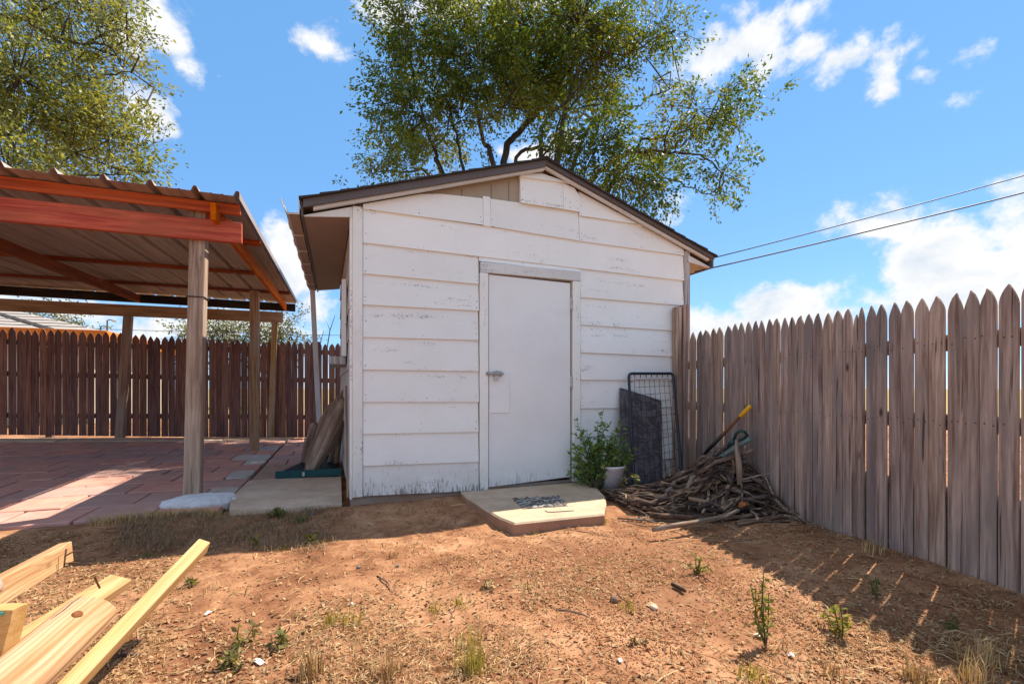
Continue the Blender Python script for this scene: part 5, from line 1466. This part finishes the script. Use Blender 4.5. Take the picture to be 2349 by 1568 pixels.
# ------------------------------------------------------------------ garden tools leaning on the fence
def tool(name, label, cat, base_): return empty(name, base_, label, cat)
a, b_ = dp(1568, 1090, 4.45), dp(1722, 930, 3.80)
rk_ = tool('rake', 'long handled rake with yellow grip end leaning on the fence', 'rake', a)
d = b_ - a
M = frame_of(a, b_)
L = d.length
place('handle', mesh_of('handle', MB().tube([(0, 0, 0), (L * .88, 0, 0)], .0135, 10), M_handle, True), rk_, M)
place('grip', mesh_of('grip', MB().tube([(L * .865, 0, 0), (L * .87, 0, 0), (L * .99, 0, 0), (L, 0, 0)], [.015, .0175, .0175, .012], 10), M_yellow, True), rk_, M)
place('sleeve', mesh_of('sleeve', MB().tube([(L * .36, 0, 0), (L * .62, 0, 0)], .0160, 10), M_shaft, True), rk_, M)
hd_ = MB().box(-.03, 0.02, -.20, .20, -.012, .012, .004)
for k in range(12): hd_.tube([(-.01, -.19 + k * .0345, 0), (-.015, -.19 + k * .0345, -.06)], .004, 5)
place('head', mesh_of('head', hd_, M_rust), rk_, M)
a, b_ = dp(1600, 1082, 4.15), dp(1705, 993, 3.80)
sp2 = tool('spade', 'spade with a dark green D shaped grip stuck in the brush pile', 'spade', a)
M = frame_of(a, b_, up=tuple(DIR)); L = (b_ - a).length
place('shaft', mesh_of('shaft', MB().tube([(0, 0, 0), (L * .84, 0, 0)], [.016, .014], 10), M_shaft, True), sp2, M)
gpts = [(L * .80, 0, 0), (L * .87, .022, 0), (L * .94, .038, 0), (L * 1.005, .036, 0), (L * 1.03, 0, 0), (L * 1.005, -.036, 0), (L * .94, -.038, 0), (L * .87, -.022, 0), (L * .80, 0, 0)]
place('grip', mesh_of('grip', MB().tube(gpts, .0125, 8), M_green, True), sp2, M)
place('collar', mesh_of('collar', MB().tube([(L * .70, 0, 0), (L * .83, 0, 0)], [.0165, .021], 10), M_green, True), sp2, M)
place('blade', mesh_of('blade', MB().prism([(-.30, 0, 0), (-.22, -.09, 0), (0, -.095, 0), (.02, 0, 0), (0, .095, 0), (-.22, .09, 0)], (0, 0, .002), (0, 0, -.002)), M_rust), sp2, M)
a, b_ = dp(1585, 1090, 4.1), dp(1722, 1006, 3.72)
o = obj('pipe', MB().tube([a, b_], .019, 12), M_palegreen, origin=a, smooth=False)
tag(o, 'pale green pipe lying below the spade shaft against the fence', 'pipe')

# ------------------------------------------------------------------ lumber in the foreground
LG = 'new lumber sticking out over the dirt'
def lumber(label, p, q, wd, ht, mat_, roll=0.0, name='lumber_beam', ext=0.0):
    p, q = Vector(p), Vector(q)
    q = q + (q - p).normalized() * ext
    Lx = (q - p).length
    M = frame_of(p, q, roll=roll)
    mb = MB().box(0, Lx, -wd / 2, wd / 2, -ht / 2, ht / 2, 0.003)
    o = place(name, mesh_of(name, mb, mat_), None, M)
    return tag(o, label, 'lumber', LG)
lumber('long yellow two by four ending highest toward the shed', dp(466, 1250, 1.95), dp(190, 1542, 1.36), 0.047, 0.056, M_fresh_y, roll=R(-24), ext=0.55)
l0 = lumber('short pale two by four with bent nails in its end', dp(152, 1266, 1.92), dp(-30, 1370, 1.40), 0.042, 0.084, M_fresh, roll=R(6), ext=0.6)
lumber('stubby yellow board tucked behind the round peeled post', dp(274, 1333, 1.72), dp(60, 1470, 1.30), 0.074, 0.038, M_fresh, roll=R(-20), ext=0.3)
for (p, q, r_) in (((148, 1275), (180, 1262), .003), ((146, 1293), (182, 1290), .003), ((147, 1300), (152, 1258), .003)):
    P0_, P1_ = dp(p[0], p[1], 1.80), dp(q[0], q[1], 1.82)
    nl_ = obj('nail', MB().tube([P0_, P0_.lerp(P1_, .5) + UP * .004, P1_], r_, 6), M_rust, l0)
nl2 = obj('nail', MB().tube([dp(229, 1348, 1.54), dp(222, 1334, 1.53), dp(217, 1322, 1.52)], .0032, 6), M_rust, bpy.data.objects['lumber_beam.002'])
# round peeled post with its end cut at a slant
p, q = dp(214, 1398, 1.50), dp(-10, 1600, 1.12)
Mp = frame_of(p, q)
Lp = (q - p).length + 0.5
pm_ = MB()
n = 20
V = []
for xx, rr, sl in ((0.0, .058, .035), (0.012, .069, .035), (Lp * .4, .071, 0), (Lp, .073, 0)):
    for k in range(n):
        th = 2 * math.pi * k / n
        V.append((xx + sl * math.sin(th), rr * math.cos(th), rr * math.sin(th)))
F = [(j * n + k, (j + 1) * n + k, (j + 1) * n + (k + 1) % n, j * n + (k + 1) % n) for j in range(3) for k in range(n)] + [tuple(range(n)), tuple(3 * n + k for k in range(n))[::-1]]
rp = place('round_post', mesh_of('round_post', pm_.add(V, F), M_peeled, True), None, Mp)
tag(rp, 'thick round peeled wooden post with a dark knot', 'post', None)
def on_post(x, th, r_): return Mp @ Vector((x, r_ * math.cos(th), r_ * math.sin(th)))
kb = MB()
for k_, (rr_, dz_) in enumerate(((.015, -.002), (.011, .0022), (.005, .0012))):
    kb.v += [tuple(on_post(0.14 + rr_ * 1.25 * math.cos(t_), R(62) + rr_ * math.sin(t_) / .07, .0705 + dz_)) for t_ in np.arange(10) * 0.6283]
for j_ in range(2): kb.f += [(j_ * 10 + k_, j_ * 10 + (k_ + 1) % 10, (j_ + 1) * 10 + (k_ + 1) % 10, (j_ + 1) * 10 + k_) for k_ in range(10)]
kb.f.append(tuple(20 + k_ for k_ in range(10))); kb.m = [0] * len(kb.f)
obj('knot', kb, M_handle, rp)
obj('crack', MB().tube([on_post(.035, R(95), .070), on_post(.075, R(100), .0705), on_post(.12, R(97), .0705), on_post(.165, R(104), .0705)], [.0006, .0022, .0018, .0005], 5), M_rail, rp)
p, q = dp(-2, 1331, 1.28), dp(-160, 1400, 1.2)
rp2 = obj('round_post', MB().tube([p, p.lerp(q, .06), q], [.027, .031, .032], 16), M_peeled, origin=p, smooth=True)
tag(rp2, 'round post end just showing at the left picture edge', 'post')
p = dp(10, 1400, 1.20)
tl = empty('timber_offcut', dp(0, 1460, 1.2), 'tapered timber offcut with a teal painted tip at left edge', 'timber')
Q = [dp(x, y, 1.2) for x, y in ((-40, 1400), (29, 1398), (24, 1425), (3, 1505), (-40, 1560))]
obj('wedge', MB().prism(Q[::-1], (0, 0, 0), DIR * 0.04), M_fresh_y, tl)
Q = [dp(x, y, 1.197) for x, y in ((-40, 1404), (10, 1403), (4, 1411), (-40, 1420))]
obj('painted_tip', MB().prism(Q[::-1], (0, 0, 0), DIR * 0.002), M_tealpaint, tl)
# the stack, out of the picture, on which the lumber lies
for i, (u, w_, z) in enumerate(((-1.28, 0.98, .05), (-1.46, 0.85, .05), (-1.40, 1.08, .14))):
    c = CAM + RGT * u + DIR * w_; c.z = z
    e_ = c + DIR * 0.55 - RGT * 0.35
    o = timber('lumber_beam', c - (e_ - c) * .6, e_ - (e_ - c) * .55, 0.09, 0.09, M_fresh, None)
    tag(o, 'square timber in the low stack the lumber rests on', 'lumber', 'timbers under the lumber')

# ------------------------------------------------------------------ weeds, tufts, litter
def blades(name, base_list, n_each, hgt, wid, mat_, spread_, lean_=0.5, parent=None, origin=(0, 0, 0)):
    """thin bent blades; two quads each"""
    Vs, Fs = [], []
    o = np.array(origin)
    k0 = 0
    for b0 in base_list:
        for _ in range(n_each):
            x, y = b0[0] + random.gauss(0, spread_), b0[1] + random.gauss(0, spread_)
            z = gzs(x, y) - 0.004
            th = random.uniform(0, 2 * math.pi); h = hgt * random.uniform(.45, 1.15); w_ = wid * random.uniform(.6, 1.3)
            d = np.array((math.cos(th), math.sin(th), 0)); s_ = np.array((-math.sin(th + .5), math.cos(th + .5), 0)) * w_ / 2
            l_ = random.uniform(.1, 1) * lean_ * h
            p = np.array((x, y, z))
            m = p + d * l_ * .3 + np.array((0, 0, h * .6)); t = p + d * l_ + np.array((0, 0, h * random.uniform(.75, 1.0)))
            Vs += [p - s_, p + s_, m + s_ * .8, m - s_ * .8, t + s_ * .15, t - s_ * .15]
            Fs += [(k0, k0 + 1, k0 + 2, k0 + 3), (k0 + 3, k0 + 2, k0 + 4, k0 + 5)]
            k0 += 6
    me = np_mesh(name, np.array(Vs) - o, np.array(Fs), mat_)
    return place(name, me, parent, loc=origin)
TG = 'grass tufts on the red dirt'
def tuft(label, px, py, n, h, mat_, sp_=.025):
    p = gp(px, py, 0.02)
    o = blades('grass_tuft', [(p.x, p.y)], n, h, .004, mat_, sp_, origin=(p.x, p.y, gzs(p.x, p.y)))
    tag(o, label, 'grass', TG)
for t in (('yellow green grass tuft left of centre, left one of a close pair', 758, 1432, 60, .055, M_tuft), ('yellow green grass tuft left of centre, right one of a close pair', 802, 1430, 60, .055, M_tuft),
          ('green grass tuft below the doorstep, left one of a pair', 1003, 1398, 40, .045, M_tuft), ('green grass tuft below the doorstep, right one of a pair', 1054, 1392, 40, .045, M_tuft),
          ('tall dry grass tuft at the bottom edge left of centre', 712, 1548, 90, .10, M_straw), ('dry straw tuft at the bottom edge near the middle', 880, 1545, 80, .09, M_straw),
          ('large green and straw grass tuft at the bottom middle', 1085, 1535, 90, .10, M_tuft), ('upright green grass tuft above the bottom middle', 1082, 1490, 30, .11, M_tuft),
          ('green grass tuft against the front right corner of the doorstep', 1378, 1200, 60, .075, M_tuft), ('green grass tuft right of centre beside a stone', 1438, 1395, 40, .06, M_tuft),
          ('small green tuft below the doorstep front', 1230, 1225, 25, .04, M_tuft), ('small tuft at the left corner of the doorstep', 1165, 1215, 25, .05, M_tuft),
          ('green tuft at the shadow edge near the long lumber', 650, 1262, 60, .035, M_weedgreen), ('low green tuft beside the short pale lumber', 340, 1280, 60, .035, M_weedgreen),
          ('bushy green clump in the shade below the walkway slab', 690, 1205, 110, .07, M_weedgreen), ('dark green clump at the walkway slab corner', 700, 1172, 90, .05, M_weedgreen),
          ('green clump under the front edge of the walkway slab', 625, 1180, 70, .045, M_weedgreen), ('dry grey tuft in the fence shade at far right', 2250, 1520, 70, .10, M_strawgrey), ('tall dry tuft in the fence shade at lower right', 2235, 1560, 50, .12, M_strawgrey),
          ('dry grass clump at the bottom right corner of the sunlit dirt', 2110, 1555, 120, .07, M_straw), ('brown sprig left of the upright weed', 1205, 1355, 14, .06, M_straw), ('brown sprig beside a thin stick', 1220, 1395, 14, .055, M_straw),
          ('brown green tuft at the bottom right of centre', 1725, 1555, 60, .06, M_tuft), ('brown grass sprig on the right dirt', 1915, 1545, 40, .06, M_straw), ('brown tuft between doorstep and lumber', 897, 1280, 30, .05, M_straw), ('tangled dry grass at the foot of the right fence', 2000, 1278, 60, .10, M_strawgrey)):
    tuft(*t)
# shaded dry grass band in front of the patio
bases = []
for _ in range(900):
    px, py = random.uniform(270, 800), random.uniform(1172, 1262)
    if px > 760 and random.random() < .6: continue
    if px < 400 and py < 1190: continue
    p = gp(px, py, .03)
    bases.append((p.x, p.y))
bases = [b0 for b0 in bases if not (b0[1] > 0.0 and -0.97 < b0[0] < 0.0)]
o = blades('dry_grass', bases, 6, .052, .0030, M_strawmat, .03, lean_=1.5)
tag(o, 'thin dry grass in the shade before the patio', kind='stuff')
bases = []
for _ in range(150):
    x_, y_ = random.uniform(-1.75, -0.95), 0.16 + abs(random.gauss(0, .06)) * -1 + random.uniform(0, .08)
    bases.append((x_, y_))
o = blades('edge_grass', bases, 7, .085, .0032, M_strawgrey, .03, lean_=1.1)
tag(o, 'dry grass along the front edge of the pavers', kind='stuff')
bases = []
for _ in range(170):
    s_ = random.uniform(0.9, 4.2)
    p = FP + fd_ * s_ + fn_ * abs(random.gauss(0.03, .10))
    bases.append((p.x, p.y))
o = blades('dry_grass', bases, 5, .036, .0024, M_strawmat, .025, lean_=2.2)
tag(o, 'grey dry grass matted along the foot of the fence', kind='stuff')

bases = []
for _ in range(520):
    u_, w_ = random.uniform(-1.05, 0.95), random.uniform(1.3, 3.1)
    X_, Y_ = CAM.x + u_ * w_ * RGT.x + w_ * DIR.x, CAM.y + u_ * w_ * RGT.y + w_ * DIR.y
    if Y_ > -0.9 or X_ > FX(Y_) - .08: continue
    if float(vnoise(X_, Y_, 1.5, 21)) + 0.25 * float(sstep(-2.2, -3.3, Y_)) < 0.62: continue
    bases.append((X_, Y_))
o = blades('short_dry_grass', bases, 12, .045, .0026, M_straw, .028, lean_=1.1)
tag(o, 'short dry grass in patches on the red dirt', kind='stuff')

def weed(label, px, py, h, n_stem, mat_, leaf=.03, nl=10, name='weed', lean_=.25, pale=False):
    p = gp(px, py, 0.02); p.z = gzs(p.x, p.y) - .003
    rt = empty(name, p, label, 'weed')
    global stm, LC, LD
    LC, LD, stm = [], [], MB()
    for i in range(n_stem):
        hh = h * random.uniform(.5, 1) if i else h
        e_ = p + Vector((random.gauss(0, lean_ * h), random.gauss(0, lean_ * h), hh)) if i else p + Vector((-.01, 0, h))
        stem([p, p.lerp(e_, .5) + Vector((random.gauss(0, .01), random.gauss(0, .01), 0)), e_], .0032, leaf_n=nl)
    obj('stem', stm, M_stem, rt)
    place('leaf_cluster', leaves_mesh('leaf_cluster', np.array([tuple(q_ - p) for q_ in LC]), np.array([tuple(d_) for d_ in LD]), leaf, mat_, .35, .45), rt, loc=p)
weed('tall upright yellow green weed in front of the fence shadow', 1757, 1478, .30, 5, M_weed, .026, 13, lean_=.09)
weed('curled yellow weed at the edge of the fence shadow', 1932, 1455, .13, 4, M_weed, .034, 10)
weed('wilted yellow bushy weed in front of the fallen branch', 1600, 1312, .11, 6, M_weed, .022, 8, lean_=.5)
weed('dark green seedling with broad leaves near the lumber', 556, 1480, .095, 2, M_weedgreen, .036, 5)
weed('drooping grey green weed right of the broad seedling', 648, 1478, .07, 4, M_weedgreen, .032, 6, lean_=.4)
weed('low dark weed tangle left of the tall straw tuft', 535, 1520, .05, 6, M_weedgreen, .03, 6, lean_=.7)
weed('yellow seedling at the shadow edge, left of the pair', 585, 1256, .055, 2, M_weed, .035, 5)
weed('yellow seedling at the shadow edge, right of the pair', 716, 1252, .06, 3, M_weed, .04, 5, lean_=.4)
weed('thin green seedling in the fence shade', 2012, 1372, .11, 2, M_weedgreen, .03, 7)
weed('broad leaved weed creeping at the walkway slab edge', 640, 1190, .05, 9, M_weedgreen, .05, 6, lean_=1.2)
weed('brown dried weed at mid dirt', 1118, 1352, .05, 4, M_straw, .025, 5, lean_=.5)
weed('small dark weed by the long lumber', 440, 1345, .045, 3, M_weedgreen, .03, 5, lean_=.5)
weed('brown dried weed right of the bottom middle', 1462, 1480, .04, 4, M_straw, .025, 5, lean_=.6)
weed('grey green weed in the fence shade near the light streaks', 2185, 1440, .06, 3, M_weedgreen, .025, 6, lean_=.6)

# loose ground cover; spread over the part of the yard in front of the shed
def yard_points(n, wmin=1.25, wmax=4.4, wpow=1.0):
    t = rng.uniform(0, 1, n)
    wv = wmin * (wmax / wmin) ** (t ** wpow)
    uv = rng.uniform(-1.2, 1.2, n) * wv
    X = CAM.x + uv * RGT.x + wv * DIR.x; Y = CAM.y + uv * RGT.y + wv * DIR.y
    fx = 3.33 + 0.1775 * (Y + 0.05)
    ok = (X < fx - 0.03) & (Y < -0.03) & ~((X < -0.9) & (Y > 0.2))
    # keep the doorstep clear
    ok &= ~((X > 0.75) & (X < 1.98) & (Y > -0.98))
    return X[ok], Y[ok]
def straw_patch(name, n, lmin, lmax, wid, mat_, dens, lift=.006, label=''):
    X, Y = yard_points(n)
    keep = rng.uniform(0, 1, len(X)) < dens(X, Y)
    X, Y = X[keep], Y[keep]
    k = len(X)
    th = rng.uniform(0, 2 * np.pi, k)
    L = rng.uniform(lmin, lmax, k) ; cv = rng.normal(0, .35, k)
    d = np.stack([np.cos(th), np.sin(th)], 1); s_ = np.stack([-np.sin(th), np.cos(th)], 1) * (wid * rng.uniform(.6, 1.4, k))[:, None] / 2
    P0 = np.stack([X, Y], 1); P1 = P0 + d * (L * .5)[:, None]
    d2 = np.stack([np.cos(th + cv), np.sin(th + cv)], 1); P2 = P1 + d2 * (L * .5)[:, None]
    zz = lambda P_: gz(P_[:, 0], P_[:, 1])
    h0, h1, h2 = rng.uniform(.001, lift, k), rng.uniform(.002, lift * 2.2, k), rng.uniform(.001, lift * 2, k)
    tl = rng.normal(0, .0012, k)
    def v3(P_, sgn, h): return np.stack([P_[:, 0] + sgn * s_[:, 0], P_[:, 1] + sgn * s_[:, 1], zz(P_) + h + sgn * tl], 1)
    V = np.stack([v3(P0, -.5, h0), v3(P0, .5, h0), v3(P1, 1, h1), v3(P1, -1, h1), v3(P2, .3, h2), v3(P2, -.3, h2)], 1).reshape(-1, 3)
    b0 = np.arange(k) * 6
    F = np.concatenate([np.stack([b0, b0 + 1, b0 + 2, b0 + 3], 1), np.stack([b0 + 3, b0 + 2, b0 + 4, b0 + 5], 1)])
    o = place(name, np_mesh(name, V, F, mat_))
    tag(o, label, kind='stuff')
nearf = lambda X, Y: sstep(-2.0, -3.2, Y)
straw_patch('straw', 52000, .012, .05, .0028, M_straw, lambda X, Y: np.clip(.10 + .5 * nearf(X, Y) * sstep(.40, .6, vnoise(X, Y, 1.4, 3)) + .9 * sstep(.5, .68, vnoise(X, Y, 2.2, 8)) , 0, 1), label='scattered dry straw on the red dirt')
straw_patch('straw', 2600, .05, .15, .0036, M_straw, lambda X, Y: .3 + .7 * nearf(X, Y), lift=.012, label='longer dry stalks lying on the red dirt')
straw_patch('leaf_litter', 16000, .008, .024, .011, M_litter, lambda X, Y: np.clip(.25 + sstep(.5, .7, vnoise(X, Y, 1.6, 4)), 0, 1), lift=.006, label='small dry leaf bits on the dirt')
def clods(n):
    X, Y = yard_points(n)
    wet = sstep(0.35, 1.0, X) * sstep(2.3, 1.6, X) * sstep(-1.25, -1.7, Y)
    keep = rng.uniform(0, 1, len(X)) < np.clip(.08 + .95 * wet * sstep(.36, .55, vnoise(X, Y, 2.6, 11)) + .35 * sstep(.55, .7, vnoise(X, Y, 3.1, 6)), 0, 1)
    X, Y = X[keep], Y[keep]
    k = len(X)
    r_ = rng.uniform(.0014, .0046, k) * (1 + 1.3 * (rng.uniform(0, 1, k) > .98))
    base = np.array([(1, 0, 0), (-.5, .87, 0), (-.5, -.87, 0), (.1, .1, .9), (0, 0, -.6)])
    th = rng.uniform(0, 6.28, k)
    J = base[None] + rng.normal(0, .25, (k, 5, 3))
    c_, s_ = np.cos(th)[:, None], np.sin(th)[:, None]
    V = np.stack([J[..., 0] * c_ - J[..., 1] * s_, J[..., 0] * s_ + J[..., 1] * c_, J[..., 2]], -1) * r_[:, None, None]
    V += np.stack([X, Y, gz(X, Y) + r_ * .4], 1)[:, None]
    f = np.array([(0, 1, 3), (1, 2, 3), (2, 0, 3), (1, 0, 4), (2, 1, 4), (0, 2, 4)])
    F = (np.arange(k)[:, None, None] * 5 + f[None]).reshape(-1, 3)
    o = place('soil_crumbs', np_mesh('soil_crumbs', V.reshape(-1, 3), F, M_clod))
    tag(o, 'loose crumbs of red soil', kind='stuff')
clods(150000)
# single bits
M_redstone = concrete('red_stone', (0.22, 0.115, 0.075))
def stone(label, px, py, r_, mat_, cat='stone', sq=.7):
    p = gp(px, py, .02); p.z = gzs(p.x, p.y) + r_ * .4
    mb = MB()
    me = pebble_mesh(mat_, int(px))
    M = Matrix.Translation(p) @ Matrix.Rotation(px, 4, 'Z') @ Matrix.Diagonal((r_ * 1.2, r_, r_ * sq, 1))
    tag(place('stone', me, None, M), label, cat)
stone('dark red stone on the dirt right of centre', 1409, 1378, .020, M_redstone, sq=1.0)
stone('tan stone on the right dirt beside the sticks', 1500, 1392, .018, M_conctan)
stone('small dark stone near the doorstep front', 823, 1302, .012, M_pebd)
stone('small grey stone left of the twig', 912, 1300, .012, M_pebd)
stone('grey stone at the foot of the right fence', 1962, 1240, .022, M_pebl)
def scrap(label, px, py, L, W_, mat_, name='paper_scrap', cat='scrap'):
    p = gp(px, py, .02); p.z = gzs(p.x, p.y) + .006
    V = [(-L / 2, -W_ / 2, 0), (0, -W_ / 2 * 1.1, .006), (L / 2, -W_ / 2, .001), (L / 2, W_ / 2, .003), (0, W_ / 2 * .8, .010), (-L / 2, W_ / 2, .002)]
    mb = MB().prism([Vector(v) for v in V], (0, 0, .0008), (0, 0, 0))
    M = Matrix.Translation(p) @ Matrix.Rotation(px * .37, 4, 'Z')
    tag(place(name, mesh_of(name, mb, mat_), None, M), label, cat)
scrap('white paper scrap on the dirt near the lumber', 592, 1518, .052, .018, M_paper)
scrap('white chip of wood near the long lumber', 478, 1411, .030, .012, M_paper, 'wood_chip', 'chip')
scrap('small white scrap below the tall weed', 1738, 1456, .028, .022, M_paper)
scrap('white scrap at lower right of the tall weed', 1815, 1500, .020, .016, M_paper)
scrap('white scrap in the middle of the left dirt', 806, 1388, .016, .012, M_paper)
scrap('white bit near the bottom right of centre', 1422, 1523, .020, .014, M_paper)
scrap('white flattened litter in the shade at the fence foot', 1932, 1225, .060, .030, M_paper)
scrap('white crumpled bit at the left edge of the brush pile', 1642, 1103 + 15, .05, .03, M_paper)
scrap('bright blue plastic bit in the shade below the walkway slab', 717, 1187, .016, .012, M_bluebit, 'plastic_bit', 'plastic')
scrap('flat tan leaf on the right dirt', 1495, 1385, .045, .035, M_litter, 'dry_leaf', 'leaf')
